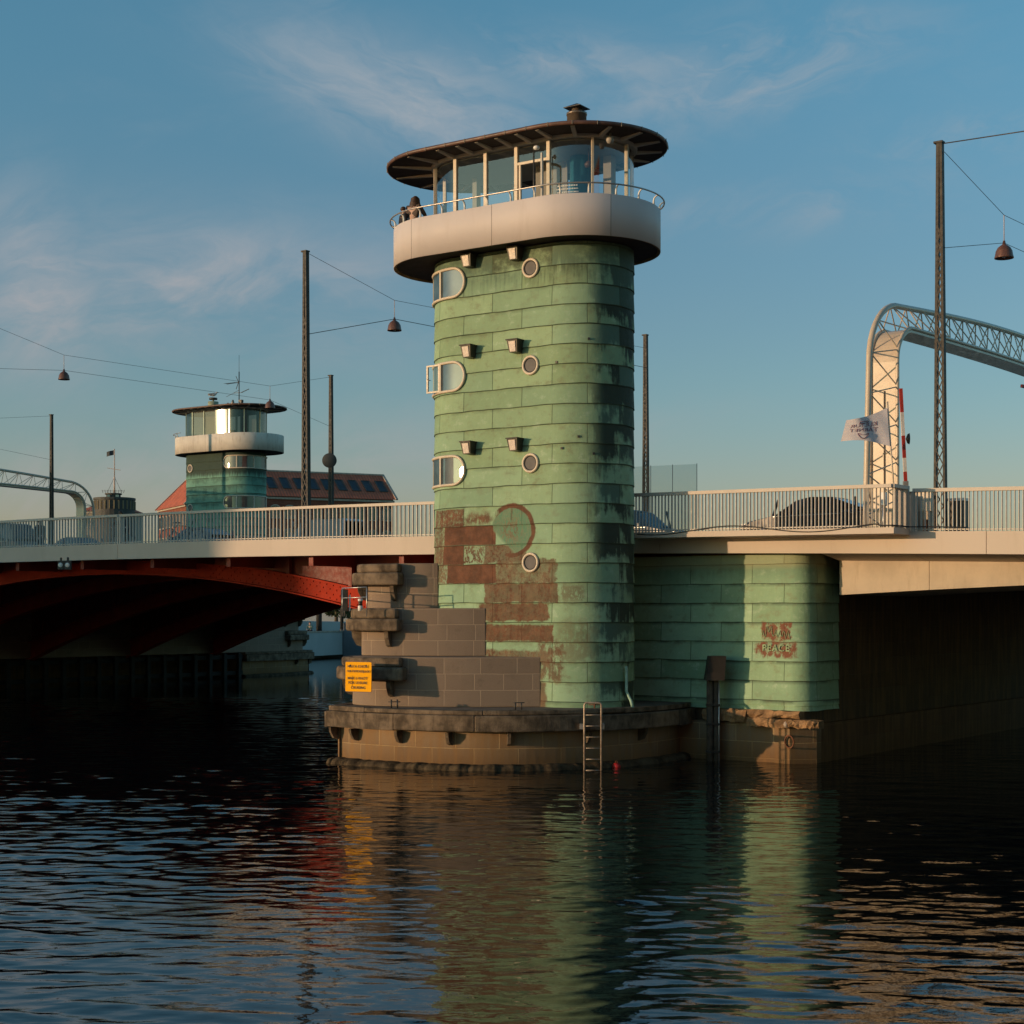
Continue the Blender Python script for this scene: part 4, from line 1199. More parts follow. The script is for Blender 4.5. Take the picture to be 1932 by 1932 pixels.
        e = MB(); e.lathe([(.35, zt - .1), (.35, zt + .50), (.25, zt + .50), (.06, zt + .52), (.06, zt + .64)], (1.45, 0, 0), 20); ch = e.build('chimney', 'chimney_olive', t)
        e = MB(); e.lathe([(.27, zt + .64), (.27, zt + .76), (0, zt + .77)], (1.45, 0, 0), 16); e.build('chimney_cap', 'dark_steel', ch)
        for (x, s_) in ((.4, .7), (-.05, 1.0)):
            e = MB(); e.lathe([(.12 * s_, zt - .1), (.12 * s_, zt + .18 * s_), (.16 * s_, zt + .2 * s_), (.09 * s_, zt + .42 * s_), (.05, zt + .55 * s_), (0, zt + .56 * s_)], (x, -.3, 0), 12); e.build('vent_cowl', 'chimney_metal', t)
        ax_ = -.9
        e = MB(); e.tube([(ax_, 0, zt - .1), (ax_, 0, zt + 2.3)], .035, 6); e.tube([(ax_, 0, zt + 2.3), (ax_, 0, zt + 3.4)], .012, 5); an = e.build('antenna_mast', 'dark_steel', t)
        e = MB(); e.bar((ax_, 0, zt + 1.62), (ax_ + 1.35, -.25, zt + 1.62), .03)
        for k in range(9): e.bar((ax_ + .25 + k * .12, -.25, zt + 1.62), (ax_ + .25 + k * .12, .2, zt + 1.60), .014)
        e.bar((ax_ + .05, 0, zt + 1.62), (ax_ + .38, -.1, zt + 2.05), .03); e.bar((ax_ + .05, 0, zt + 1.62), (ax_ + .36, -.1, zt + 1.20), .03)
        e.bar((ax_ - .8, -.1, zt + 1.12), (ax_ - .3, .1, zt + .90), .04); e.bar((ax_ - .35, 0, zt + .92), (ax_ + .65, -.1, zt + .95), .025); e.bar((ax_ + .15, -.2, zt + 1.15), (ax_ + 1.05, .1, zt + .72), .02)
        e.box((ax_ - .30, -.1, zt + .30), (ax_ - .04, .1, zt + .44)); e.box((ax_ - .28, -.1, zt), (ax_ - .18, .1, zt + .30))
        e.build('antenna', 'dark_steel', an)
    return t
near = make_tower('tall green copper clad bridge control tower with white balcony, nearest the camera', C0, -PHT, False)
CFT = CF + Vector((0, 0, .55))
far = make_tower('small distant green control tower with glinting windows and antennas on its roof', CFT, -PHT + math.pi, True)

# ------------------------------------------------------------------ lattice masts
def make_mast(label, loc, top, rz=-PHI, mat='mast_paint'):
    """two channels joined by lacing, tapering upwards; loc on the deck, top absolute"""
    t = thing('lattice_mast', label, 'mast', loc, rz, 'lattice masts carrying the span wires')
    H = top - loc[2]
    wb, wt = .22, .12
    def xr(f): return -.06 + (wb + (wt - wb) * f)
    a = MB(); a.hexa([(-.17, -.08, 0), (-.115, -.08, 0), (-.115, .08, 0), (-.17, .08, 0), (-.10, -.07, H), (-.02, -.07, H), (-.02, .07, H), (-.10, .07, H)])
    a.build('upright', mat, t)
    a = MB(); x0, x1 = xr(0), xr(1)
    a.hexa([(x0 - .055, -.08, 0), (x0, -.08, 0), (x0, .08, 0), (x0 - .055, .08, 0), (x1 - .07, -.08, H), (x1, -.08, H), (x1, .08, H), (x1 - .07, .08, H)])
    a.build('upright', mat, t)
    a = MB(); n = int(H / .36)
    for k in range(n):
        f0, f1 = k / n, (k + 1) / n
        if f1 > .80: break
        l0, r0, l1, r1 = -.11 + f0 * .08, xr(f0) - .05, -.11 + f1 * .08, xr(f1) - .05
        for y in (-.07, ):
            if k % 1 == 0:
                a.bar((l0, y, f0 * H), (r1, y, f1 * H), .028, .012, (0, 1, 0)); a.bar((r0, y * 1.06, f0 * H), (l1, y * 1.06, f1 * H), .028, .012, (0, 1, 0))
    a.build('lacing', mat, t)
    a = MB(); a.box((-.16, -.10, H), (xr(1) + .02, .10, H + .05)); a.build('mast_cap', mat, t)
    a = MB(); a.box((-.24, -.17, -.02), (xr(0) + .16, .17, .05)); a.build('base_plate', mat, t)
    return t
def deckz(r): return zf(r) + .53
NM = [(10.8, 3.5), (-11.8, 3.5), (-34.4, 3.5)]
FMs = [(-10.2, 23.05), (-30.3, 24.6), (-55.9, 26.6)]
def mk(i, rv, label, top):
    return make_mast(label, BP(rv[0], rv[1], deckz(rv[0])), top)
m0 = mk(0, NM[0], 'tall dark lattice mast on the right, crossing in front of the white gantry beam', 16.22)
m1 = mk(1, NM[1], 'tall dark lattice mast behind the railing left of the near tower', 16.45)
m3 = mk(3, FMs[0], 'thin distant lattice mast just right of the near green tower', 16.15)
m4 = mk(4, FMs[1], 'distant lattice mast with a round sign disc near its foot', 16.35)
m5 = mk(5, FMs[2], 'far lattice mast crossed by the small gantry at the left edge', 16.4)
p = BP(*FMs[1]); q = Vector((at(623, 870, p.y).x, p.y - .35, at(623, 870, p.y).z))
t = wthing('round_sign', 'round dark sign disc fixed low on the distant lattice mast', 'sign', tuple(q))
e = MB(); e.lathe([(0, -.012), (.37, -.012), (.38, 0), (.37, .012), (0, .012)], (0, 0, 0), 32); e.v = [(q.x + x, q.y - z, q.z + y) for x, y, z in e.v]; e.build('disc', 'slate', t)
e = MB(); e.bar((q.x - .1, q.y + .02, q.z + .12), (q.x - .1, q.y + .3, q.z + .12), .04); e.bar((q.x - .1, q.y + .02, q.z - .12), (q.x - .1, q.y + .3, q.z - .12), .04); e.build('bracket', 'dark_steel', t)

# hanging lamps on span wires
def wire(label, pts, r=.008, group='span wires over the bridge', mat='dark_steel'):
    e = MB(); o = Vector(pts[0]); 
    e.tube([Vector(p) - o for p in pts], r, 5)
    ob = e.build('span_wire', mat); ob.location = o
    tag(ob, label, 'wire', group)
def sag(a, b, s, n=10):
    a = Vector(a); b = Vector(b)
    return [a.lerp(b, k / n) - Vector((0, 0, s * 4 * (k / n) * (1 - k / n))) for k in range(n + 1)]
def lamp(label, jn, ztop):
    t = thing('street_lamp', label, 'lamp', (jn.x, jn.y, ztop), 0, 'domed lamps hung from span wires')
    e = MB(); e.lathe([(.03, .10), (.05, .0), (.10, -.035), (.17, -.09), (.225, -.19), (.245, -.31), (.26, -.36), (.262, -.385), (.24, -.385), (.22, -.30), (.15, -.10), (.03, -.05)], (0, 0, 0), 28); e.build('shade', 'lamp_brown', t)
    e = MB(); e.tube([(0, 0, .08), (0, 0, jn.z - ztop)], .012, 6); e.build('rod', 'mast_pale', t)
    e = MB(); e.lathe([(0, -.20), (.06, -.22), (.08, -.30), (.05, -.36), (0, -.38)], (0, 0, 0), 12); e.build('bulb', 'lamp_white', t)
    return t
def top_of(rv, z, dz=0): p = BP(*rv); return Vector((p.x, p.y, z + dz))
# span 1: right
A, Bq = BP(NM[0][0] + .1, NM[0][1]), BP(12.4, 24.4)
jn = A.lerp(Bq, .177); jn.z = 15.05
lamp('brown domed lamp hanging beside the tall mast at the right edge', jn, 14.24)
wire('thin wire from the right mast top down to the hanging lamp and on', [(A.x, A.y, 15.98), jn, (Bq.x, Bq.y, 14.9)])
wire('stay from the right mast to the top of the right hand lamp', [(A.x, A.y, 13.5), (jn.x, jn.y, 14.28), (Bq.x, Bq.y, 14.1)])
wire('wire leaving the right mast top towards the right edge', sag((A.x, A.y, 16.2), BP(33.4, 3.5, 16.1), .15), .016)
# span 2: next to the near tower
A, Bq = BP(NM[1][0] + .08, NM[1][1]), BP(*FMs[0])
jn = A.lerp(Bq, .213); jn.z = 15.4
lamp('brown domed lamp hanging between the near tower and the mast left of it', jn, 14.68)
wire('thin wire from the mast left of the near tower to the lamp beside the tower', [(A.x, A.y, 16.4), jn, (Bq.x, Bq.y, 15.6)])
wire('stay from the mast left of the near tower to the lamp beside the tower', [(A.x, A.y, 13.62), (jn.x, jn.y, 14.72), (Bq.x, Bq.y, 14.75)], .012)
# span 3: over the far left
A, Bq = BP(*NM[2]), BP(*FMs[1])
j1 = A.lerp(Bq, .304); j1.z = 15.8
j2 = A.lerp(Bq, .824); j2.z = 15.46
lamp('brown domed lamp hanging high at far left against the clouds', j1, 15.06)
lamp('brown domed lamp hanging in front of the distant tower roof', j2, 14.72)
wire('long thin wire carrying the two far left lamps', [(A.x, A.y, 17.6), j1, j2, (Bq.x, Bq.y, 16.3)])
wire('long lower stay tying the two far left lamps together', [(A.x, A.y, 14.6), (j1.x, j1.y, 15.1), (j2.x, j2.y, 14.76), (Bq.x, Bq.y, 13.7)])
A, Bq = BP(-57.5, 3.5), BP(*FMs[2])
j = A.lerp(Bq, .62)
wire('wire from the far mast top to the left edge', [(Bq.x, Bq.y, 16.35), (j.x, j.y, 15.2), (A.x, A.y, 16.0)])
wire('lower stay from the far mast to the left edge', [(Bq.x, Bq.y, 13.6), (j.x, j.y, 14.55), (A.x, A.y, 14.4)])

# ------------------------------------------------------------------ curved truss gantries
def make_gantry(label, loc, rz):
    t = thing('truss_gantry', label, 'gantry', loc, rz, 'white truss gantries over the roadway')
    v0, v1 = 5.3, 31.7; vm = (v0 + v1) / 2; r0 = 8.47
    zb = deckz(r0)
    def inner():
        pts = [(v0, zb + .02 * k) for k in (0,)] + [(v0, zb + (11.0 - zb) * k / 10) for k in range(1, 11)]
        for k in range(1, 11):
            a = math.pi / 2 * k / 10; pts.append((v0 + 1.1 - 1.1 * math.cos(a), 11.0 + 1.02 * math.sin(a)))
        n = 26
        for k in range(1, n + 1):
            v = v0 + 1.1 + (vm - v0 - 1.1) * k / n; f = k / n; pts.append((v, 12.02 + .22 * math.sin(f * math.pi / 2)))
        return pts
    def outer():
        pts = [(v0 - 1.25 + .25 * k / 10, zb + (10.9 - zb) * k / 10) for k in range(0, 11)]
        for k in range(1, 11):
            a = math.pi / 2 * k / 10; pts.append((v0 - 1.0 + 2.1 - 2.1 * math.cos(a), 10.9 + 1.80 * math.sin(a)))
        n = 26
        for k in range(1, n + 1):
            v = v0 + 1.1 + (vm - v0 - 1.1) * k / n; f = k / n; pts.append((v, 12.70 + .62 * math.sin(f * math.pi / 2)))
        return pts
    I, O = inner(), outer()
    full = lambda P: P + [(2 * vm - v, z) for v, z in P[::-1][1:]]
    I, O = full(I), full(O)
    hw = .40
    n = len(I)
    # flat box plate: inner skin
    nr = []
    for k in range(n):
        a = I[max(k - 1, 0)]; b = I[min(k + 1, n - 1)]; L = math.hypot(b[0] - a[0], b[1] - a[1]); nr.append((-(b[1] - a[1]) / L, (b[0] - a[0]) / L))
    e = MB()
    th = .10
    for sgn in (0,):
        rows = [[], [], [], [], []]
        for k in range(n):
            v, z = I[k]; nv, nz = nr[k]
            for q, (rr, d) in enumerate(((r0 - hw, 0), (r0 + hw, 0), (r0 + hw, -th), (r0 - hw, -th), (r0 - hw, 0))): rows[q].append((rr, v + nv * d, z + nz * d))
        e.sheet(rows, False)
    e.build('plate', 'white_gloss', t)
    e = MB(); m = 10
    e.box((r0 - .012, v0 - .06, zb), (r0 + .012, v0 - .001, 10.2))
    e.build('stiffener', 'white_gloss', t)
    for rr in (r0 - hw, r0 + hw):
        e = MB(); e.tube([(rr, v + nr[k][0] * .02, z + nr[k][1] * .02) for k, (v, z) in enumerate(I)], .055, 8); e.build('edge_tube', 'white_gloss', t)
    e = MB(); e.tube([(r0, v, z) for v, z in O], .085, 10); e.build('top_chord', 'white_gloss', t)
    # lacing from both plate edges to the chord
    def samp(P, d):
        s_ = 0
        for a, b in zip(P[:-1], P[1:]):
            L = math.hypot(b[0] - a[0], b[1] - a[1])
            if s_ + L >= d: f = (d - s_) / L; return (a[0] + (b[0] - a[0]) * f, a[1] + (b[1] - a[1]) * f)
            s_ += L
        return P[-1]
    LI = sum(math.hypot(b[0] - a[0], b[1] - a[1]) for a, b in zip(I[:-1], I[1:])); LO = sum(math.hypot(b[0] - a[0], b[1] - a[1]) for a, b in zip(O[:-1], O[1:]))
    N = 36
    e = MB()
    for k in range(N):
        oa = samp(O, LO * (k + .5) / N)
        for sg in (-1, 1):
            for kk in (k, k + 1):
                ia = samp(I, LI * kk / N + (.0 if sg < 0 else 0))
                e.tube([(r0 + sg * hw, ia[0], ia[1]), (r0 + sg * .03, oa[0], oa[1])], .019, 6, caps=False)
    e.build('lacing', 'white_gloss', t)
    return t
gn = make_gantry('white curved truss gantry with a flag at its foot, at right', C0, -PHI)
gf = copy_tree(gn); gf.location = CF; gf.rotation_euler = (0, 0, -PHI + math.pi)
gf['label'] = 'small distant curved truss gantry at the left edge beyond the deck'

# flag on a pole at the projecting balcony
pt = at(1688, 912, 41.2); pz = BZ(9.5)
fx = at(1672, 765, 41.2)
t = wthing('flag', 'white flag blown to the left in front of the gantry foot, print seen from behind', 'flag', (pt.x + .06, pt.y, pz))
e = MB(); e.tube([(pt.x + .06, pt.y, pz), (fx.x + .03, fx.y, fx.z + .1)], .022, 8); e.build('flag_pole', 'white_gloss', t)
ph0 = at(1674, 769, 41.15); ph1 = at(1679, 842, 41.15)
pe0 = at(1597, 793, 41.15); pe1 = at(1588, 832, 41.15)
rows = []
nu, nv_ = 40, 14
def flagp(fu, fv):
    a = ph0.lerp(ph1, fv); b = pe0.lerp(pe1, fv)
    p = a.lerp(b, fu)
    p.z += .10 * math.sin(fu * 3.1) * (1 - fv) - .16 * math.sin(fu * 3.14) * (1 - fv) + .07 * math.sin(fu * 3.1) * fv
    p.y += .09 * math.sin(fu * 6.5 + fv * 1.2) * (fu + .12) + .012 * math.sin(fu * 15 + fv * 5)
    return p
e = MB(); e.sheet([[flagp(k / nu, j / nv_) for k in range(nu + 1)] for j in range(nv_ + 1)]); fl = e.build('cloth', 'flag_cloth', t)
def flat_on_flag(me_obj, c, wscale):
    me = me_obj.data
    for vtx in me.vertices:
        fu = c[0] - vtx.co.x / wscale; fv = c[1] - vtx.co.y / (wscale * .82)
        p = flagp(min(max(fu, 0), 1), min(max(fv, 0), 1))
        vtx.co = p + Vector((0, -.012 - vtx.co.z * 0, 0)) - OFF[t.name]
    me.update()
for body, fv in (('KULTUR', .42), ('TÅRNET', .62)):
    tm = textmesh('flag_lettering', body, .20, 'flag_print', t, (0, 0, 0), (0, 0, 0), 0.0, True); tm.location = (0, 0, 0)
    flat_on_flag(tm, (.56, fv), 1.18)
e = MB()
def fpt(a, b): return flagp(a, b) + Vector((0, -.012, 0))
for q in ([(.46, .20), (.68, .20), (.68, .27), (.46, .27), (.46, .20)], [(.45, .70), (.69, .70)], [(.47, .76), (.67, .76)], [(.45 + .24 * k / 12, .72 + .20 * math.sin(math.pi * k / 12)) for k in range(13)]):
    e.tube([fpt(a, b) for a, b in q], .009, 4)
e.build('flag_emblem', 'flag_print', t)

# raised barrier boom beside the gantry
b0, b1 = at(1709, 915, 41.9), at(1699.5, 733, 41.9)
t = wthing('barrier_boom', 'raised red and white barrier boom right of the gantry foot', 'barrier', (b0.x, b0.y, deckz(9)))
bb = Vector((b0.x + .02, b0.y, deckz(9)))
segs_ = [(733, 778, 'boom_red'), (778, 822, 'boom_white'), (822, 864, 'boom_red'), (864, 890, 'boom_white'), (890, 908, 'boom_red')]
for a, b, m_ in segs_:
    f = lambda y: b1.lerp(b0, (y - 733) / (915 - 733))
    e = MB(); e.bar(f(a), f(b), .085, .06); e.build('boom_section', m_, t)
e = MB(); e.bar(f(908), bb, .13, .10); e.build('boom_arm', 'steel', t)
e = MB(); e.box((bb.x - .22, bb.y - .2, bb.z), (bb.x + .22, bb.y + .2, bb.z + 1.0)); e.build('machine_box', 'steel', t)
q = f(828); e = MB(); e.lathe([(0, 0), (.03, .02), (.08, .05), (.10, .10), (0, .12)], (0, 0, 0), 14); e.v = [(q.x + .05 + z, q.y - .02 + y, q.z + x * 1.5) for x, y, z in e.v]; e.build('signal_lamp', 'dark_steel', t)
q = at(1927, 728, 47); e = MB(); e.bar(q, q + Vector((1.6, .9, -.2)), .07, .09); ob = e.build('barrier_boom', 'boom_red'); tag(ob, 'short red bar of a raised barrier cut by the right edge', 'barrier')
# control cabinet, call boxes behind the railing
p = BP(10.0, 4.0, deckz(10))
t = thing('control_cabinet', 'beige cabinet on a dark stand behind the railing right of the balcony corner', 'cabinet', p, -PHI)
e = MB(); e.box((-.42, -.2, .62), (.42, .2, 1.12)); e.build('cabinet_body', 'mullion_wood', t)
e = MB(); e.box((-.44, -.22, 1.12), (.44, .22, 1.15)); e.build('lid', 'dark_steel', t)
e = MB(); e.box((-.38, -.17, 0), (.38, .17, .62)); e.build('stand', 'concrete', t)
for x in (-.3, .22): e = MB(); e.box((x, -.215, 0), (x + .10, -.175, .40)); e.build('leg', 'rust_iron', t)
p = BP(9.07, 3.87, deckz(9))
t = thing('signal_box', 'small white box on a post behind the projecting railing', 'box', p, -PHI)
e = MB(); e.tube([(0, 0, 0), (0, 0, .8)], .04, 8); e.build('post', 'steel', t)
e = MB(); e.box((-.08, -.08, .80), (.08, .08, 1.14)); e.build('box', 'lamp_white', t)
p = BP(11.1, 3.95, deckz(11)); t = thing('litter_bin', 'dark bin at the foot of the right hand mast', 'bin', p, -PHI)
e = MB(); e.box((-.2, -.18, .05), (.2, .18, .88)); e.build('body', 'dark_steel', t); e = MB(); e.box((-.22, -.2, .88), (.22, .2, .95)); e.build('lid', 'lamp_white', t)

# glass wind screen beyond the road
p = BP(-2.0, 20.0, 0)
t = thing('glass_screen', 'frameless glass wind screen standing beyond the roadway right of the tower', 'screen', at(1255, 960, 62), -PHI)
o = at(1255, 960, 62)
for xa, xb in ((1190, 1228), (1228, 1269), (1269, 1315)):
    e = MB(); pa, pb = at(xa + .6, 960, 62), at(xb - .6, 960, 62)
    zt_a, zt_b = at(xa, 881 - (xa - 1190) * .045, 62).z, at(xb, 881 - (xb - 1190) * .045, 62).z
    m_ = Matrix.Rotation(PHI, 3, 'Z')
    L = [(pa.x, 62, deckz(0)), (pb.x, 62, deckz(0)), (pb.x, 62.012, deckz(0)), (pa.x, 62.012, deckz(0)), (pa.x, 62, zt_a), (pb.x, 62, zt_b), (pb.x, 62.012, zt_b), (pa.x, 62.012, zt_a)]
    e.hexa([tuple(m_ @ (Vector(q) - o)) for q in L]); e.build('pane', 'screen_glass', t)
    e = MB(); e.hexa([tuple(m_ @ (Vector(q) - o)) for q in [(pb.x, 61.99, deckz(0)), (pb.x + .02, 61.99, deckz(0)), (pb.x + .02, 62.03, deckz(0)), (pb.x, 62.03, deckz(0)), (pb.x, 61.99, zt_b + .02), (pb.x + .02, 61.99, zt_b + .02), (pb.x + .02, 62.03, zt_b + .02), (pb.x, 62.03, zt_b + .02)]]); e.build('clamp_post', 'quay_grey', t)

# ------------------------------------------------------------------ things on the pier
# speed sign
t = wthing('speed_sign', 'yellow speed limit sign hung on the lowest fender of the pier', 'sign', tuple(at(676, 1277, 42.2)))
o = at(676, 1277, 42.2); ang = R(-30)
def sg(x, z, d): return Vector((o.x + x * math.cos(ang) - d * math.sin(ang) * 0, o.y + x * math.sin(ang) + d, o.z + z))
def rounded(hw, hh, r, n=5):
    pts = []
    for cx_, cz_, a0 in ((hw - r, -hh + r, -90), (hw - r, hh - r, 0), (-hw + r, hh - r, 90), (-hw + r, -hh + r, 180)):
        for k in range(n + 1): a = R(a0 + 90 * k / n); pts.append((cx_ + r * math.cos(a), cz_ + r * math.sin(a)))
    return pts
def plate_mesh(hw, hh, r, d0, d1):
    e = MB(); P_ = rounded(hw, hh, r); n = len(P_)
    for d in (d0, d1):
        for x, z in P_: e.v.append(tuple(sg(x, z, d + (.05 * (z > hh * .8) * (abs(x) > hw * .8)))))
    e.face(range(n)); e.face([n + k for k in range(n)][::-1])
    for k in range(n): e.face((k, n + k, n + (k + 1) % n, (k + 1) % n))
    return e
plate_mesh(.435, .405, .035, .004, .03).build('sign_back', 'sign_edge', t)
plate_mesh(.42, .39, .03, -.004, .003).build('sign_face', 'sign_yellow', t)
for body, z, x, al in (('MAX 6 KNOB', .245, -.03, 'CENTER'), ('FOR FRITIDSSEJLADS', .12, 0, 'CENTER'), ('MAX 6 KNOT', -.07, -.03, 'CENTER'), ('FOR LEISURE', -.19, -.02, 'CENTER'), ('CRUISING', -.32, .0, 'CENTER')):
    textmesh('sign_lettering', body, .098 if len(body) < 14 else .082, 'sign_ink', t, tuple(sg(x, z, -.006)), (R(90), 0, ang), .002, False, al, 1.12 if len(body) < 14 else 1.0)
e = MB(); e.bar(sg(-.20, -.27, -.006), sg(-.20, .03, -.006), .008, .004); e.build('scratch', 'sign_ink', t)
for x in (-.25, .25): e = MB(); e.bar(sg(x, .30, .03), sg(x, .30, .34), .04); e.build('bracket', 'dark_steel', t)

# ladder
t = wthing('ladder', 'rusty steel ladder with a hooped top reaching down into the water', 'ladder', tuple(at(1118, 1345, 40.98)))
xl, xr_ = at(1102.5, 1345, 40.98), at(1134.5, 1345, 40.98)
def hz(y): return CZ - (y - 1155) * 40.98 / 3000
e = MB(); zt = hz(1326)
arc = [(xl.x, 40.98, -.6)] + [(xl.x, 40.98, zt - .06), (xl.x + .02, 40.98, zt - .015), (xl.x + .06, 40.98, zt), (xr_.x - .06, 40.98, zt), (xr_.x - .02, 40.98, zt - .015), (xr_.x, 40.98, zt - .06)] + [(xr_.x, 40.98, -.6)]
e.tube(arc, .026, 8); e.build('side_rail', 'ladder_steel', t)
for k in range(7):
    z = hz(1349) - k * .285
    e = MB(); e.tube([(xl.x + .01, 40.98, z), (xr_.x - .01, 40.98, z)], .013, 6); e.build('rung', 'ladder_steel', t)
e = MB(); e.box((xl.x - .12, 41.0, hz(1376)), (xl.x - .02, 41.75, hz(1366))); e.box((xr_.x + .02, 41.0, hz(1376)), (xr_.x + .08, 41.75, hz(1366))); e.build('bracket', 'steel', t)
# buoy
p = at(1163, 1452, 41.7)
t = wthing('buoy', 'small red buoy floating beside the pier footing', 'buoy', (p.x, 41.7, 0))
e = MB(); e.lathe([(0, -.1), (.09, -.07), (.12, .02), (.10, .09), (.05, .125), (0, .13)], (p.x, 41.7, 0), 18); e.build('float', 'buoy_red', t)
e = MB(); e.tube([(p.x + .03 * math.cos(a), 41.7, .15 + .03 * math.sin(a)) for a in [k * .7854 for k in range(8)]], .009, 5, True); e.build('eye', 'rust_iron', t)
# guide pile with capped head
p = BP(3.55, 2.05, 0)
YP = 43.72
P0 = at(1346, 1260, YP)
t = wthing('guide_pile', 'dark timber pile with a square box head standing at the pier corner', 'pile', (P0.x, YP, 0))
for xx, rr_ in ((1339.5, .095), (1351.5, .08)):
    e = MB(); q = at(xx, 1280, YP); e.tube([(q.x, YP, -.8), (q.x, YP, at(0, 1282, YP).z)], rr_, 12); e.build('pile_leg', 'pile_timber', t)
e = MB(); q = at(1356, 1300, YP); e.tube([(q.x, YP - .06, -.4), (q.x, YP - .06, at(0, 1284, YP).z)], .022, 8); e.build('pipe', 'steel', t)
q0, q1 = at(1329, 1284, YP - .25), at(1370, 1238, YP - .25)
e = MB(); e.hexa([(q0.x + .04, YP - .25, q0.z), (q1.x - .04, YP - .25, q0.z), (q1.x - .04, YP + .25, q0.z), (q0.x + .04, YP + .25, q0.z), (q0.x + .14, YP - .25, q1.z), (q1.x, YP - .25, q1.z), (q1.x, YP + .25, q1.z), (q0.x + .14, YP + .25, q1.z)]); e.build('box_head', 'mast_paint', t)
for zz in (1330, 1366, 1418):
    q = at(1345.5, zz, YP); e = MB(); e.box((q.x - .19, YP - .11, q.z - .03), (q.x + .18, YP + .11, q.z + .03)); e.build('clamp', 'mast_paint', t)
# railing on the middle fender, with box and beacon
t = wthing('safety_railing', 'thin galvanised railing on the middle fender under the red arch', 'railing', tuple(at(670, 1145, 44.4)))
z0r, z1r, z2r = at(670, 1146, 44.4).z, at(670, 1128.5, 44.4).z, at(670, 1110, 44.4).z
ra, rb, rc = at(646, 1140, 44.2), at(692, 1140, 43.5), at(650, 1140, 45.6)
for q in (ra, rb, rc): e = MB(); e.tube([(q.x, q.y, z0r - .25), (q.x, q.y, z2r)], .018, 6); e.build('post', 'steel', t)
for z in (z1r, z2r): e = MB(); e.tube([(rb.x, rb.y, z + .02), (ra.x, ra.y, z), (rc.x, rc.y, z)], .016, 6); e.build('rail', 'steel', t)
q = at(650, 1130, 44.5)
t = wthing('switch_box', 'dark upright box on the middle fender behind the thin railing', 'box', (q.x, q.y, z0r))
e = MB(); e.box((q.x - .09, q.y - .1, z0r - .1), (q.x + .09, q.y + .1, z2r - .03)); e.build('body', 'dark_steel', t)
e = MB(); e.box((q.x + .13, q.y - .05, z0r - .1), (q.x + .17, q.y, z2r - .18)); e.build('white_post', 'lamp_white', t)
q = at(680, 1140, 44.1)
t = wthing('beacon', 'small pale navigation beacon on the middle fender', 'beacon', (q.x, q.y, z0r))
e = MB(); e.lathe([(.07, z0r - .1), (.07, z0r + .03), (.055, z0r + .05), (.055, z0r + .17), (.07, z0r + .18), (.07, z0r + .24), (0, z0r + .25)], (q.x, q.y, 0), 14); e.build('body', 'lamp_white', t)
e = MB(); e.lathe([(.058, z0r + .05), (.058, z0r + .17)], (q.x, q.y, 0), 14); e.build('lens', 'hood_copper', t)
# mooring irons on the platform
for k, (x, y, Yd) in enumerate(((744, 1332, 41.95), (978, 1336, 41.4), (1122, 1337, 42.0))):
    q = at(x, y, Yd); zb_ = 1.535
    t = wthing('mooring_iron', ('pair of short iron posts with a crossbar on the platform below the sign', 'low iron bracket on the platform edge near the tower foot', 'small rusty cleat on the platform left of the ladder')[k], 'mooring post', (q.x, q.y, zb_))
    for dx_ in ((-.08, .08) if k < 2 else (0,)):
        e = MB(); e.tube([(q.x + dx_, q.y, zb_ - .02), (q.x + dx_, q.y, zb_ + (.24, .20, .15)[k])], .022, 7); e.build('post', ('dark_steel', 'dark_steel', 'rust_iron')[k], t)
    e = MB(); z = zb_ + (.18, .19, .10)[k]; e.tube([(q.x - .16, q.y, z), (q.x + .16, q.y, z)], .014, 6); e.build('crossbar', ('dark_steel', 'dark_steel', 'rust_iron')[k], t)
bpy.data.objects['mooring_iron.002'].location.x -= 0
# floodlights under the deck
for k, x in enumerate((114, 127)):
    q = at(x, 1066, 57.6 - k * .3)
    t = wthing('floodlight', ('square floodlight under the deck edge, left of a pair', 'square floodlight under the deck edge, right of a pair')[k], 'floodlight', tuple(q), 'pair of floodlights under the deck')
    e = MB(); e.box((q.x - .10, q.y, q.z - .16), (q.x + .11, q.y + .16, q.z + .16)); e.build('housing', 'dark_steel', t)
    e = MB(); e.lathe([(0, -.012), (.07, -.012), (.085, 0), (.085, .02)], (0, 0, 0), 16); e.v = [(q.x + a, q.y + c, q.z + b) for a, b, c in e.v]; e.build('lens', 'lamp_white', t)
    e = MB(); e.box((q.x - .03, q.y + .05, q.z + .16), (q.x + .03, q.y + .12, 6.06)); e.build('bracket', 'dark_steel', t)
# scratched word on the copper pier
rp = 6.42
for body, z, sz in (('PEACE', 3.02, .26), ):
    pp = BP(rp, 2.812, z)
    o_ = textmesh('graffiti', body, sz, 'pipe_green', None, tuple(pp), (R(90), 0, -PHI), .003, False, 'CENTER', 1.15)
    for vtx in o_.data.vertices: vtx.co.x += random.uniform(-.009, .009); vtx.co.y += random.uniform(-.009, .009)
    tag(o_, 'word PEACE scratched into the brown patch on the copper pier', 'graffiti')
    o_.data.materials.clear(); plain('scratch_green', (.34, .47, .27), .8); o_.data.materials.append(M['scratch_green'])
e = MB(); o_ = BP(rp, 2.815, 3.48); rn = random.Random(3)
pts = []
for k in range(26): pts.append((-.42 + k * .034, 0, .10 * math.sin(k * 1.7) + rn.uniform(-.04, .04) + (.16 if 3 < k < 9 else 0)))
e.tube(pts, .009, 4); ob = e.build('graffiti', 'scratch_green'); ob.location = o_; ob.rotation_euler = (0, 0, -PHI)
tag(ob, 'loose scratched scribble above the scratched word on the copper pier', 'graffiti')

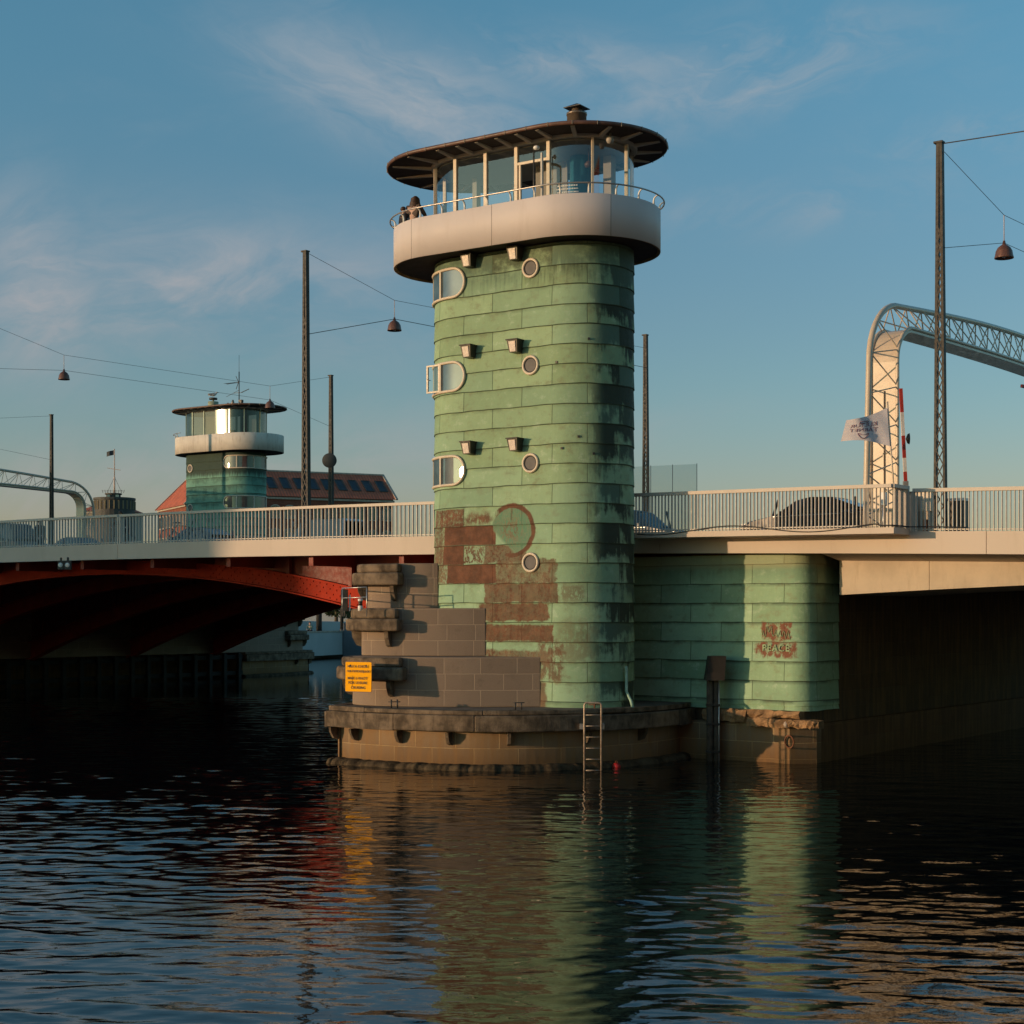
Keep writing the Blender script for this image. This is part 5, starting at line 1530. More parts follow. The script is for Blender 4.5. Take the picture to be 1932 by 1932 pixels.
# ------------------------------------------------------------------ people
def person(label, loc, rz, pose, hair='hair_brown', coat='coat_dark', legs='trousers', long_hair=False, group=None, H=1.7):
    """one continuous skinned body, head, hair and clothes as children"""
    t = thing('person', label, 'person', loc, rz, group)
    s_ = H / 1.7
    J = {'pelvis': (0, 0, .95), 'chest': (0, .02, 1.25), 'neck': (0, .02, 1.45), 'head': (0, 0, 1.56), 'top': (0, .01, 1.66),
         'shl': (-.18, .02, 1.40), 'shr': (.18, .02, 1.40), 'ell': (-.24, .05, 1.12), 'elr': (.24, .05, 1.12), 'wrl': (-.22, -.10, .90), 'wrr': (.22, -.10, .90), 'hal': (-.22, -.15, .82), 'har': (.22, -.15, .82),
         'hil': (-.10, 0, .90), 'hir': (.10, 0, .90), 'knl': (-.11, -.03, .50), 'knr': (.11, -.03, .50), 'anl': (-.11, .02, .08), 'anr': (.11, .02, .08), 'tol': (-.12, -.16, .03), 'tor': (.12, -.16, .03)}
    J.update(pose)
    rad = {'pelvis': .145, 'chest': .15, 'neck': .06, 'head': .10, 'top': .075, 'shl': .075, 'shr': .075, 'ell': .048, 'elr': .048, 'wrl': .032, 'wrr': .032, 'hal': .035, 'har': .035,
           'hil': .095, 'hir': .095, 'knl': .062, 'knr': .062, 'anl': .042, 'anr': .042, 'tol': .035, 'tor': .035}
    E = [('pelvis', 'chest'), ('chest', 'neck'), ('neck', 'head'), ('head', 'top'), ('chest', 'shl'), ('chest', 'shr'), ('shl', 'ell'), ('ell', 'wrl'), ('wrl', 'hal'), ('shr', 'elr'), ('elr', 'wrr'), ('wrr', 'har'),
         ('pelvis', 'hil'), ('pelvis', 'hir'), ('hil', 'knl'), ('knl', 'anl'), ('anl', 'tol'), ('hir', 'knr'), ('knr', 'anr'), ('anr', 'tor')]
    def skin(name, mat, names, edges, rscale=1.0, root='pelvis'):
        me = bpy.data.meshes.new(name); idx = {n: k for k, n in enumerate(names)}
        me.from_pydata([tuple(Vector(J[n]) * s_) for n in names], [(idx[a], idx[b]) for a, b in edges], [])
        o = bpy.data.objects.new(name, me); COL.objects.link(o); o.parent = t
        md = o.modifiers.new('skin', 'SKIN')
        for n in names:
            sv = me.skin_vertices[0].data[idx[n]]; r = rad[n] * rscale * s_; sv.radius = (r, r * (.72 if n in ('chest', 'pelvis') else 1)); sv.use_root = n == root
        sb = o.modifiers.new('sub', 'SUBSURF'); sb.levels = sb.render_levels = 2
        me.materials.append(M[mat]); return o
    skin('body', 'skin', list(J), E)
    skin('coat', coat, ['pelvis', 'chest', 'neck', 'shl', 'shr', 'ell', 'elr', 'wrl', 'wrr'], [e for e in E if e[0] in ('pelvis', 'chest', 'shl', 'shr', 'ell', 'elr') and e[1] in ('chest', 'neck', 'shl', 'shr', 'ell', 'elr', 'wrl', 'wrr')], 1.16)
    skin('trousers', legs, ['pelvis', 'hil', 'hir', 'knl', 'knr', 'anl', 'anr'], [e for e in E if e[0] in ('pelvis', 'hil', 'hir', 'knl', 'knr') and e[1] in ('hil', 'hir', 'knl', 'knr', 'anl', 'anr')], 1.13)
    hd = Vector(J['head']) * s_; tp = Vector(J['top']) * s_
    e = MB(); c = hd.lerp(tp, .45) + Vector((0, .015, .01))
    rows = []
    for i in range(9):
        th = math.pi * (.02 + .98 * i / 8)
        row = []
        for k in range(17):
            a = 2 * math.pi * k / 16
            x, y, z = math.sin(th) * math.cos(a), math.sin(th) * math.sin(a), math.cos(th)
            if not long_hair and y < -.25 and z < .35: x *= .80; y = -.5; z = max(z, .1)
            sc = (.105, .118, .125)
            q = c + Vector((x * sc[0], y * sc[1], z * sc[2])) * s_
            if not long_hair and z < -.25: q = c + Vector((x * .08, max(y, -.2) * .09, -.03)) * s_
            row.append(q)
        rows.append(row)
    e.sheet(rows)
    if long_hair:
        rows = []
        for i in range(9):
            f = i / 8; z = c.z + .06 - f * .44
            row = []
            for k in range(13):
                a = math.pi * (-.15 + 1.3 * k / 12)
                w_ = .108 + .055 * math.sin(f * 2.4) + .012 * math.sin(k * 2.7 + i)
                row.append((c.x + math.cos(a) * w_, c.y + .02 + math.sin(a) * w_ * (1.0 + .15 * f), z))
            rows.append(row)
        e.sheet(rows)
    e.build('hair', hair, None).parent = t
    return t
# woman on the balcony: seen from behind, leaning on the far side of the gallery
def TP(x, y, z): return BP(x, y, z, PHT)
person('person with long brown hair and dark jacket standing on the balcony at its left end', TP(-3.22, -.95, ZFL), R(150), {'chest': (0, -.05, 1.22), 'neck': (0, -.10, 1.40), 'head': (0, -.16, 1.52), 'top': (0, -.17, 1.63), 'shl': (-.19, -.06, 1.36), 'shr': (.19, -.06, 1.36), 'ell': (-.28, -.24, 1.12), 'elr': (.28, -.24, 1.12), 'wrl': (-.14, -.42, 1.02), 'wrr': (.14, -.42, 1.02), 'hal': (-.06, -.46, 1.02), 'har': (.06, -.46, 1.02)}, 'hair_brown', 'coat_brown', 'trousers', True, None, 1.70)
person('person half hidden beside the long haired one on the balcony', TP(-3.50, -1.00, ZFL), R(120), {}, 'hair_brown', 'coat_dark', 'trousers', False, None, 1.36)
q = TP(-3.80, -.95, ZP1)
t = wthing('bottle', 'green glass bottle standing on the balcony parapet', 'bottle', tuple(q))
e = MB(); e.lathe([(.032, 0), (.034, .02), (.034, .16), (.014, .22), (.013, .28), (0, .28)], (q.x, q.y, q.z - .005), 12); e.build('body', 'bottle_green', t)
e = MB(); e.lathe([(.016, .26), (.016, .29), (0, .29)], (q.x, q.y, q.z - .005), 10); e.build('cap', 'lamp_white', t)

# bicycle with tyres, frame, handlebar
def bicycle(label, loc, rz, group=None):
    t = thing('bicycle', label, 'bicycle', loc, rz, group)
    for x in (-.52, .52):
        e = MB(); e.tube([(x + .32 * math.cos(a), 0, .34 + .32 * math.sin(a)) for a in [k * 2 * math.pi / 28 for k in range(28)]], .020, 6, True); wl = e.build('wheel', 'rubber', t)
        e = MB()
        for k in range(12): a = k * math.pi / 6; e.bar((x, 0, .34), (x + .31 * math.cos(a), 0, .34 + .31 * math.sin(a)), .006)
        e.tube([(x, -.04, .34), (x, .04, .34)], .025, 8); e.build('spokes', 'steel', wl)
    e = MB(); H_ = [(-.52, 0, .34), (-.15, 0, .30), (.30, 0, .72), (-.22, 0, .80), (.38, 0, .95), (.52, 0, .34)]
    for a, b in ((0, 1), (1, 2), (1, 3), (0, 3), (3, 2), (2, 4), (2, 5)): e.tube([H_[a], H_[b]], .017, 6)
    e.build('frame', 'dark_steel', t)
    e = MB(); e.tube([(.22, -.26, 1.0), (.38, -.12, 1.0), (.38, .12, 1.0), (.22, .26, 1.0)], .014, 6); e.build('handlebar', 'steel', t)
    e = MB(); e.hexa([(-.36, -.08, .86), (-.08, -.03, .86), (-.08, .03, .86), (-.36, .08, .86), (-.36, -.08, .91), (-.08, -.03, .90), (-.08, .03, .90), (-.36, .08, .91)]); e.build('saddle', 'rubber', t)
    return t
RIDE = {'pelvis': (0, .12, .98), 'chest': (0, -.02, 1.24), 'neck': (0, -.10, 1.44), 'head': (0, -.15, 1.55), 'top': (0, -.16, 1.66), 'shl': (-.18, -.06, 1.38), 'shr': (.18, -.06, 1.38), 'ell': (-.26, -.25, 1.16), 'elr': (.26, -.25, 1.16), 'wrl': (-.25, -.42, 1.04), 'wrr': (.25, -.42, 1.04), 'hal': (-.24, -.48, 1.03), 'har': (.24, -.48, 1.03),
        'hil': (-.1, .10, .92), 'hir': (.1, .10, .92), 'knl': (-.11, -.22, .66), 'knr': (.11, -.16, .52), 'anl': (-.11, -.10, .26), 'anr': (.11, .06, .14), 'tol': (-.11, -.24, .20), 'tor': (.11, -.08, .09)}
def rider(label, blabel, loc, right, coat):
    d = 1 if right else -1
    bicycle(blabel, loc, -PHI + (0 if right else math.pi), 'bicycles on the bridge')
    person(label, loc, -PHI + (math.pi / 2 if right else -math.pi / 2), RIDE, 'hair_brown', coat, 'trousers')
q = at(232, 1000, 66); rider('person in dark clothes riding a bicycle behind the left railing', 'bicycle under the dark clothed rider behind the left railing', Vector((q.x, 66, deckz(-28))), False, 'coat_dark')
q = at(76, 1000, 73); person('person in dark clothes walking behind the railing at far left', (q.x, 73, deckz(-36)), R(60), {'knl': (-.11, -.12, .5), 'anl': (-.11, -.05, .1), 'anr': (.11, .2, .1), 'tor': (.11, .08, .05)}, 'hair_brown', 'coat_dark', 'trousers', False, None, 1.78)
q = BP(14.05, 3.0, deckz(14)); bicycle('bicycle leaning behind the railing, only its wheel inside the right edge', q + Vector((.45, -.25, 0)), -PHI, 'bicycles on the bridge')
q = at(1608, 990, 48); bicycle('bicycle standing upright behind the black car', Vector((q.x, 48, deckz(6))), -PHI + .5, 'bicycles on the bridge')
q = at(345, 1000, 60); bicycle('bicycle left standing behind the railing in front of the distant tower', Vector((q.x, 60, deckz(-20))), -PHI + 1.0, 'bicycles on the bridge')

# ------------------------------------------------------------------ cars
def car(label, loc, rz, paint, L=4.5, Hc=1.45, van=False):
    t = thing('car', label, 'car', loc, rz, 'cars on the bridge')
    W = 1.78
    hx = L / 2
    if van: roof = [(-hx + .15, .75), (-hx + .95, 1.0), (-hx + 1.55, Hc - .06), (-hx + 1.9, Hc), (hx - .35, Hc), (hx - .12, Hc - .1), (hx, .9)]
    else: roof = [(-hx + .05, .62), (-hx + .35, .78), (-hx + 1.15, .90), (-hx + 1.85, Hc - .10), (-hx + 2.35, Hc), (-hx + 3.1, Hc - .03), (hx - .72, .98 + .12), (hx - .12, .90), (hx, .60)]
    belt = .90
    # lower body lofted across the width
    prof = [(-hx, .32), (-hx + .02, .58), (-hx + .30, .74), (-hx + 1.15, belt), (hx - .70, belt + .05), (hx - .08, belt - .02), (hx, .60), (hx - .02, .32)]
    e = MB(); rows = []
    for y, s_ in ((-W / 2, .94), (-W / 2 + .07, 1.0), (0, 1.015), (W / 2 - .07, 1.0), (W / 2, .94)):
        rows.append([(x * (s_ if abs(x) > hx - .4 else 1), y, z * (1 if s_ >= 1 else .98)) for x, z in prof])
    e.sheet(rows, True); n = len(prof)
    e.face(range(n)); e.face([4 * n + k for k in range(n)][::-1])
    b = e.build('body', paint, t)
    gh = roof[2:-2] if not van else roof[1:-1]
    e = MB(); rows = []
    for y, s_ in ((-W / 2 + .10, 0), (-W / 2 + .26, 1), (W / 2 - .26, 1), (W / 2 - .10, 0)):
        rows.append([(x, y, (belt - .02) if s_ == 0 else z) for x, z in gh])
    e.sheet(rows[:2], False); e.sheet(rows[2:], False); e.sheet([[p for p in rows[1]], [p for p in rows[2]]], False)
    gh_ = e.build('glasshouse', 'car_glass', t)
    e = MB(); top = [p for p in gh if p[1] > Hc - .13]
    e.sheet([[(x, y, z + .012) for x, z in top] for y in (-W / 2 + .27, W / 2 - .27)], False); e.sheet([[(x, y, z - .03) for x, z in top] for y in (-W / 2 + .275, W / 2 - .275)], False); e.build('roof', paint, t)
    for x, z in ((gh[0]), (gh[len(gh) // 2]), (gh[-1])):
        for sg_ in (-1, 1):
            e = MB(); e.bar((x, sg_ * (W / 2 - .095), belt), (x + (.1 if x < 0 else -.1), sg_ * (W / 2 - .245), Hc - .05), .06); e.build('pillar', paint, t)
    for x in (-hx + .82, hx - .85):
        for sg_ in (-1, 1):
            e = MB(); e.lathe([(0, -.10), (.22, -.10), (.31, -.09), (.32, -.06), (.32, .06), (.31, .09), (.22, .10), (0, .10)], (0, 0, 0), 20); e.v = [(x + a, sg_ * (W / 2 - .10) + c, .32 + b_) for a, b_, c in e.v]
            wh = e.build('wheel', 'rubber', t)
            e = MB(); e.lathe([(0, -.108), (.19, -.108), (.2, -.09), (.2, .09), (.19, .108), (0, .108)], (0, 0, 0), 14); e.v = [(x + a, sg_ * (W / 2 - .10) + c, .32 + b_) for a, b_, c in e.v]; e.build('rim', 'steel', wh)
    for sg_ in (-1, 1):
        e = MB(); e.box((-hx - .01, sg_ * .60 - .17, .56), (-hx + .14, sg_ * .60 + .17, .68)); e.build('headlight', 'clear_lamp', t)
        e = MB(); e.box((hx - .1, sg_ * .62 - .16, .68), (hx + .01, sg_ * .62 + .16, .82)); e.build('tail_light', 'red_glass', t)
        e = MB(); e.box((-hx + 1.45, sg_ * (W / 2 + .08) - .09, .90), (-hx + 1.58, sg_ * (W / 2 + .08) + .09, 1.02)); e.build('mirror', paint, t)
        e = MB(); e.bar((-hx + 1.2, sg_ * (W / 2 + .004), belt - .035), (hx - .75, sg_ * (W / 2 + .004), belt + .0), .012, .02); e.build('trim_strip', 'steel', t)
    return t
def carat(label, x, Y, r, paint, left, **k):
    q = at(x, 1000, Y); car(label, (q.x, Y, deckz(r) + .01), -PHI + (0 if left else math.pi), paint, **k)
carat('black saloon car driving left behind the sunlit projecting railing', 1545, 50.5, 5, 'car_black', True, L=4.7)
carat('dark hatchback partly hidden by the near tower, behind the shaded railing', 1203, 61.5, -5, 'car_grey', False, L=4.3, Hc=1.6)
carat('grey van at the far left edge behind the railing', 14, 76, -38, 'car_grey', False, L=5.0, Hc=1.75, van=True)
carat('pale blue car behind the railing below the small left gantry', 140, 84, -36, 'car_blue', True)
carat('dark blue car behind the railing in front of the distant tower', 376, 75, -22, 'car_blue', True, L=4.6)
carat('silver van behind the railing between two masts', 606, 74, -15, 'car_silver', True, L=4.4, Hc=1.8, van=True)

# gull on the chimney of the distant tower
def gull(label, p, rz, sc=1.0, name='gull'):
    t = thing(name, label, 'bird', p, rz); s_ = sc
    e = MB(); st = [(-.22, .02, .13), (-.14, .045, .14), (-.04, .075, .15), (.06, .078, .17), (.12, .055, .20), (.15, .042, .235), (.175, .045, .26), (.20, .034, .265), (.225, .014, .258)]
    e.tube([(x * s_, 0, z * s_) for x, r, z in st], [r * s_ for x, r, z in st], 12); e.build('body', 'gull_white', t)
    e = MB(); e.tube([(.222 * s_, 0, .258 * s_), (.275 * s_, 0, .245 * s_)], [.011 * s_, .004 * s_], 6); e.build('beak', 'sign_yellow', t)
    for y in (-.07, .07):
        e = MB(); e.sheet([[((-.26 + .34 * k / 8) * s_, (y * (1.05 if 0 < k < 8 else .6)) * s_, (.15 + dz + .035 * k / 8) * s_) for k in range(9)] for dz in (-.035, .0, .045)]); e.build('wing', 'gull_grey', t)
    for y in (-.025, .025): e = MB(); e.tube([(.03 * s_, y * s_, .10 * s_), (.03 * s_, y * s_, 0)], .007 * s_, 5); e.build('leg', 'sign_yellow', t)
q = Vector((CF.x, CF.y, 0)) + Vector((math.cos(-PHT + math.pi) * -1.45 * 1, math.sin(-PHT + math.pi) * -1.45, ZRF + .15 + .77))
cap = [o for o in bpy.data.objects if o.name.startswith('chimney_cap')][-1]
q = far.matrix_world @ Vector((0, 0, 0))
qq = Vector((CF.x + math.cos(-PHT + math.pi) * 1.45, CF.y + math.sin(-PHT + math.pi) * 1.45, ZRF + .15 + .765 + .55))
gull('pale gull perched on the chimney of the distant tower', qq, R(10), 1.35)

# ------------------------------------------------------------------ buildings beyond
def house(label, loc, rz, Lx, W, zeave, zridge, wall, name='warehouse', wins=0, skyl=0, arches=True, hip=(0, 0), overhang=.5):
    """long gabled block; local x along the ridge, front wall at y = 0"""
    t = thing(name, label, 'building', loc, rz)
    z0 = loc[2]; ze, zr = zeave - z0, zridge - z0
    e = MB(); e.prism([(0, 0), (Lx, 0), (Lx, W), (0, W)], 0, ze, True)
    i = len(e.v); e.v += [(0, 0, ze), (0, W, ze), (0, W / 2, zr - .2), (Lx, 0, ze), (Lx, W, ze), (Lx, W / 2, zr - .2)]
    if not hip[0]: e.face((i, i + 1, i + 2)[::-1])
    if not hip[1]: e.face((i + 3, i + 4, i + 5))
    e.build('wall', wall, t)
    sl = math.hypot(W / 2 + overhang, zr - ze)
    r = MB()
    a0, a1 = -overhang, Lx + overhang
    b0, b1 = hip[0], Lx - hip[1]
    if not hip[0]: b0 = a0
    if not hip[1]: b1 = a1
    zo = ze - overhang * (zr - ze) / (W / 2)
    r.sheet([[(a0, -overhang, zo), (a1, -overhang, zo)], [(b0, W / 2, zr), (b1, W / 2, zr)]], False, [[(0, 0), (a1 - a0, 0)], [(b0 - a0, sl), (b1 - a0, sl)]])
    r.sheet([[(a1, W + overhang, zo), (a0, W + overhang, zo)], [(b1, W / 2, zr), (b0, W / 2, zr)]], False, [[(0, 0), (a1 - a0, 0)], [(0, sl), (b1 - b0, sl)]])
    for h, xa, xb, sgn in ((hip[0], a0, b0, 1), (hip[1], a1, b1, -1)):
        if h:
            r.v += [(xa, W + overhang, zo), (xa, -overhang, zo), (xb, W / 2, zr)]; k = len(r.v)
            f = (k - 3, k - 2, k - 1)
            r.face(f if sgn > 0 else f[::-1], False, [(0, 0), (W, 0), (W / 2, sl)] if sgn > 0 else [(W / 2, sl), (W, 0), (0, 0)])
    rf = r.build('roof', 'roof_tile', t)
    e = MB(); e.bar((b0, W / 2, zr + .03), (b1, W / 2, zr + .03), .35, .22)
    if not hip[1]: e.bar((a1 - .1, -overhang, zo + .05), (a1 - .1, W / 2, zr + .05), .35, .22)
    if not hip[0]: e.bar((a0 + .1, -overhang, zo + .05), (a0 + .1, W / 2, zr + .05), .35, .22)
    e.build('ridge', 'stone_trim', rf)
    e = MB(); e.box((-.12, -.25, ze - .75), (Lx + .12, -.002, ze - .45)); e.build('cornice', 'stone_trim', t)
    for k in range(skyl):
        x = Lx * (k + .55) / skyl
        f0, f1 = .30, .72
        def rp_(xx, f, d=.06): return (xx, -overhang + (W / 2 + overhang) * f - d * .7, zo + (zr - zo) * f + d)
        e = MB(); e.sheet([[rp_(x - .55, f0), rp_(x + .55, f0)], [rp_(x - .55, f1), rp_(x + .55, f1)]], False); sk = e.build('skylight', 'skylight_pane', rf)
        e = MB()
        for a_, b_ in (((x - .6, f0), (x + .6, f0)), ((x - .6, f1), (x + .6, f1)), ((x - .6, f0), (x - .6, f1)), ((x + .6, f0), (x + .6, f1))): e.bar(rp_(*a_), rp_(*b_), .16, .12)
        e.build('frame', 'slate', sk)
    for k in range(wins):
        x = Lx * (k + .5) / wins
        for zz in [ze - 2.6 - 3.4 * j for j in range(int((ze - 1) // 3.4))]:
            e = MB(); hw = .65
            P_ = [(x - hw, zz - .9), (x + hw, zz - .9), (x + hw, zz + .7)] + [(x + hw * math.cos(a), zz + .7 + .3 * math.sin(a)) for a in (.5, 1.05, 1.57, 2.1, 2.64)] + [(x - hw, zz + .7)]
            i = len(e.v); e.v += [(px_, -.03, pz_) for px_, pz_ in P_]; e.face(range(i, i + len(P_))); w_ = e.build('window', 'car_glass', t)
            e = MB(); pts_ = [(px_, -.06, pz_) for px_, pz_ in P_]
            for a_, b_ in zip(pts_, pts_[1:] + pts_[:1]): e.bar(a_, b_, .14, .10, (0, 1, 0))
            e.bar((x, -.05, zz - .9), (x, -.05, zz + 1), .07); e.build('frame', 'stone_trim', w_)
    return t
# long red warehouse: right wing runs away to the right, left wing to the left
q0 = at(395, 1155, 226); q1 = at(742, 1155, 238)
rz = math.atan2(q1.y - q0.y, q1.x - q0.x); Lw = math.hypot(q1.y - q0.y, q1.x - q0.x)
house('long red brick warehouse wing with a row of dark roof windows', (q0.x, q0.y, 2.15), rz, Lw, 11, at(742, 939, 238).z, at(735, 904, 243).z + .6, 'brickwork', 'warehouse', 13, 13, True, (0, 0))
q0 = at(300, 1155, 252); q1 = at(352, 1155, 238)
rz = math.atan2(q1.y - q0.y, q1.x - q0.x); Lw = math.hypot(q1.y - q0.y, q1.x - q0.x)
house('red tiled warehouse wing catching the sun left of the distant tower', (q0.x, q0.y, 2.15), rz, Lw, 9, at(350, 946, 238).z, at(340, 894, 242).z, 'brickwork', 'warehouse', 9, 0, True, (0, 0))
q = at(152, 1155, 320); house('small red roofed house below the signal tower', (q.x, q.y, 2.15), R(-8), 9, 10, at(165, 962, 320).z, at(165, 946, 325).z, 'house_wall', 'house', 3, 0, True, (4, 4))
# signal tower with mast and flag
c = at(216, 1155, 300)
t = wthing('signal_tower', 'low round signal tower with a lantern room and rigged mast', 'tower', (c.x, 300, 2.15))
zz = lambda y: at(216, y, 300).z
hw = (253 - 178) / 2 * .1
e = MB(); e.lathe([(hw, 2.15), (hw, zz(944)), (hw + .15, zz(944)), (hw + .15, zz(940)), (0, zz(938))], (c.x, 300, 0), 28, False); e.build('drum', 'slate', t)
e = MB()
for k in range(28):
    a = 2 * math.pi * k / 28
    e.bar((c.x + (hw + .05) * math.cos(a), 300 + (hw + .05) * math.sin(a), zz(962)), (c.x + (hw + .05) * math.cos(a), 300 + (hw + .05) * math.sin(a), zz(946)), .2)
e.build('pilaster', 'ochre', t)
e = MB(); e.lathe([(1.35, zz(940)), (1.35, zz(934)), (1.6, zz(933)), (1.6, zz(931)), (0, zz(930))], (c.x - .2, 300, 0), 16, False); e.build('lantern_room', 'slate', t)
for dx_ in (-1.0, .6): e = MB(); e.box((c.x + dx_, 298.4, zz(939)), (c.x + dx_ + .55, 298.7, zz(934.5))); e.build('window', 'window_pane', t)
e = MB(); e.tube([(c.x, 300, zz(930)), (c.x, 300, zz(900))], .16, 7); e.tube([(c.x, 300, zz(900)), (c.x, 300, zz(847))], .09, 6); e.bar((c.x - 1.35, 300, zz(883)), (c.x + 1.15, 300, zz(887)), .10); ms_ = e.build('mast', 'mast_pale', t)
e = MB()
for dx_ in (-1.4, 1.4): e.tube([(c.x + dx_, 300, zz(930)), (c.x, 300, zz(900))], .03, 4)
for k in range(9): e.tube([(c.x - 1.9 + k * .48, 299, zz(931)), (c.x - 2.1 + k * .53, 299, zz(925))], .035, 4)
e.tube([(c.x - 2, 299, zz(927)), (c.x + 2, 299, zz(927))], .03, 4); e.build('rigging', 'mast_paint', t)
e = MB(); e.sheet([[(c.x - .1 - 1.4 * k / 8, 300 + .12 * math.sin(k), zz(849 + dy_ + k * .45)) for k in range(9)] for dy_ in (0, 4.5, 9)]); ob = e.build('flag', 'dark_flag', None)
tag(ob, 'small dark flag at the top of the distant signal mast', 'flag')
# buildings along the left bank, out of the picture: they keep the left half of the span in evening shade
SH = Vector((-10.2, 55.5)); tosun = Vector((sun_dir.x, sun_dir.y)).normalized(); side = Vector((tosun.y, -tosun.x))
e0 = SH + tosun * 120
house('long unseen harbour warehouse on the left bank that shades the span', (e0.x, e0.y, 2.15), math.atan2(side.y, side.x), 62, 14, 19, 23.6, 'brickwork', 'warehouse', 12)
# unseen houses right of and behind the camera, added to dim the sky fill
house('unseen harbour house added on the right bank to dim the sky light', tuple(BP(50, -78, 2.15)), R(90) - PHI, 66, 14, 22, 28, 'house_wall', 'house', 10)
house('unseen harbour house added behind the camera to dim the sky light', (32, -60, 2.15), R(178), 75, 14, 14, 19, 'house_wall', 'house', 12)

# ------------------------------------------------------------------ the far quay seen through the gap under the arch
t = wthing('quay_wall', 'pale concrete quay wall across the water behind the pier', 'quay wall', tuple(at(610, 1240, 144)))
qa, qb = at(560, 1200, 136), at(646, 1196, 144)
e = MB(); e.hexa([(qa.x, 136, .25), (qb.x, 144, .25), (qb.x, 147, .25), (qa.x, 139, .25), (qa.x, 136, 2.3), (qb.x, 144, 2.3), (qb.x, 147, 2.3), (qa.x, 139, 2.3)]); e.build('wall', 'quay_white', t)
e = MB(); e.hexa([(qa.x, 135.9, 2.3), (qb.x + .05, 143.9, 2.3), (qb.x + .05, 144.5, 2.3), (qa.x, 136.5, 2.3), (qa.x, 135.9, 2.42), (qb.x + .05, 143.9, 2.42), (qb.x + .05, 144.5, 2.42), (qa.x, 136.5, 2.42)]); e.build('coping', 'stone_trim', t)
t = wthing('quay_wall', 'dark grey quay corner right of the pale quay wall', 'quay wall', (qb.x + 3, 144.3, 0))
e = MB(); e.hexa([(qb.x + .06, 144.05, -.5), (qb.x + 9, 143.2, -.5), (qb.x + 9, 150, -.5), (qb.x + .06, 150, -.5), (qb.x + .06, 144.05, 3.1), (qb.x + 9, 143.2, 3.2), (qb.x + 9, 150, 3.2), (qb.x + .06, 150, 3.1)]); e.build('wall', 'quay_grey', t)
qa, qb = at(590, 1195, 158), at(700, 1195, 172)
e = MB(); e.hexa([(qa.x - 6, 157, 2.1), (qb.x, 172, 2.1), (qb.x, 174, 2.1), (qa.x - 6, 159, 2.1), (qa.x - 6, 157, at(590, 1170, 158).z), (qb.x, 172, at(700, 1174, 172).z), (qb.x, 174, at(700, 1174, 172).z), (qa.x - 6, 159, at(590, 1170, 158).z)])
ob = e.build('garden_wall', 'quay_white'); tag(ob, 'long white wall along the promenade under the dark tree', 'wall')
qa, qb = at(540, 1150, 190), at(720, 1150, 190)
e = MB(); e.box((qa.x, 190, 2.1), (qb.x, 200, at(600, 1122, 190).z)); t = wthing('house', 'blue grey house far behind the tree on the quay', 'building', (qa.x, 190, 2.1))
e.build('wall', 'quay_white', t); e = MB(); e.box((qa.x - .3, 189.7, at(600, 1122, 190).z), (qb.x + .3, 200.3, at(600, 1112, 190).z)); e.build('roof', 'slate', t)
for k, (x, y0, y1, Yd, rr) in enumerate(((602, 1206, 1120, 143, .26), (645, 1186, 1110, 160, .17))):
    q = at(x, 1200, Yd); zb_ = 2.15
    t = wthing('post', ('thick dark post standing at the quay edge', 'thin dark post standing in front of the tree')[k], 'post', (q.x, Yd, zb_))
    e = MB(); e.tube([(q.x, Yd, zb_), (q.x, Yd, zb_ + .25)], rr * 1.35, 10); e.build('base', 'dark_steel', t)
    e = MB(); e.tube([(q.x, Yd, zb_ + .2), (q.x, Yd, zb_ + 6)], rr, 10); e.build('shaft', 'dark_steel', t)
q = at(584, 1204, 142)
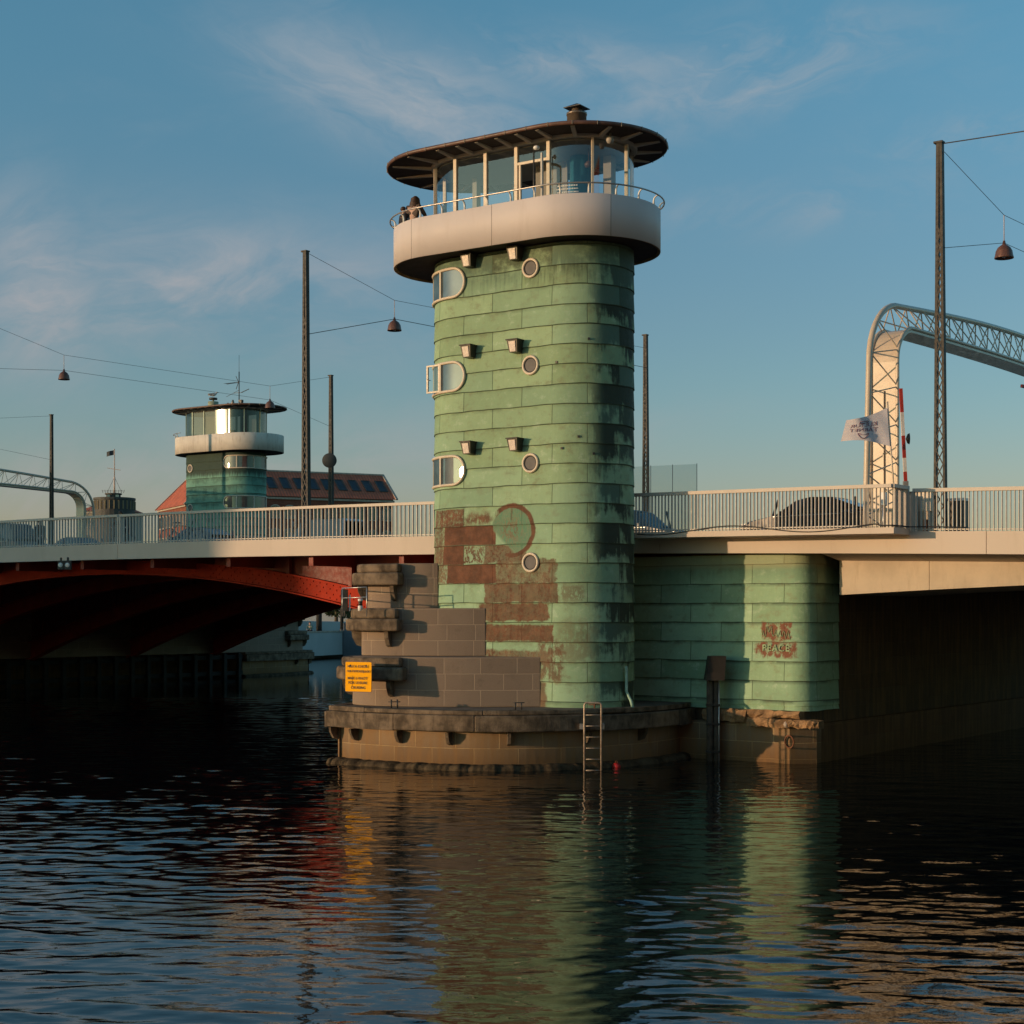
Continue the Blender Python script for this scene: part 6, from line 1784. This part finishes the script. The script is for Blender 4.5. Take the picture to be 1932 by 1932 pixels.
person('person sitting on the edge of the far quay', (q.x, 142.4, 2.3 - .42), R(-10), {'pelvis': (0, 0, .55), 'chest': (0, -.05, .85), 'neck': (0, -.06, 1.05), 'head': (0, -.08, 1.16), 'top': (0, -.08, 1.27), 'shl': (-.18, -.05, 1.0), 'shr': (.18, -.05, 1.0), 'ell': (-.26, -.12, .76), 'elr': (.26, -.12, .76), 'wrl': (-.18, -.32, .66), 'wrr': (.18, -.32, .66), 'hal': (-.14, -.38, .64), 'har': (.14, -.38, .64), 'hil': (-.1, -.02, .52), 'hir': (.1, -.02, .52), 'knl': (-.12, -.42, .55), 'knr': (.12, -.42, .55), 'anl': (-.12, -.44, .12), 'anr': (.12, -.44, .12), 'tol': (-.12, -.58, .06), 'tor': (.12, -.58, .06)}, 'hair_brown', 'coat_teal', 'trousers')
# tree on the quay
def tree(label, loc, H, Rc, seed, nleaf=5200, name='tree', lo=.36):
    t = thing(name, label, 'tree', loc)
    rn = random.Random(seed)
    tr = MB(); top = Vector((rn.uniform(-.3, .3), rn.uniform(-.3, .3), H * .62))
    tr.tube([(0, 0, -.1), (.03, .02, H * .2), tuple(top * .7), tuple(top)], [H * .035, H * .026, H * .018, H * .008], 8)
    blobs = []
    for k in range(13):
        a = rn.uniform(0, 6.28); rr = Rc * math.sqrt(rn.uniform(.05, 1)) * .72; z = H * rn.uniform(lo, .9)
        rr *= 1.0 if z < H * .7 else .6
        c = Vector((rr * math.cos(a), rr * math.sin(a), z)); blobs.append((c, Rc * rn.uniform(.26, .46)))
        b0 = top * rn.uniform(.35, .9)
        tr.tube([tuple(b0), tuple(b0.lerp(c, .5) + Vector((0, 0, .1))), tuple(c)], [H * .012, H * .008, H * .003], 5)
    tr.build('trunk', 'bark', t)
    cr = MB()
    for k in range(nleaf):
        c, r = rn.choice(blobs)
        d = Vector((rn.gauss(0, 1), rn.gauss(0, 1), rn.gauss(0, 1))).normalized() * r * rn.uniform(.45, 1.05) ** .6
        p = c + d; s_ = rn.uniform(.10, .20) * Rc / 3
        n1 = Vector((rn.gauss(0, 1), rn.gauss(0, 1), rn.gauss(0, 1))).normalized(); n2 = n1.orthogonal().normalized()
        i = len(cr.v); cr.v += [tuple(p - n1 * s_), tuple(p + n2 * s_ * .6), tuple(p + n1 * s_), tuple(p - n2 * s_ * .6)]; cr.face((i, i + 1, i + 2, i + 3))
    cr.build('crown', 'leaf', t)
q = at(634, 1185, 176); tree('dark bushy tree on the quay seen under the red arch', (q.x, 176, 2.1), 7.5, 3.2, 5, 7000, 'tree', .22)
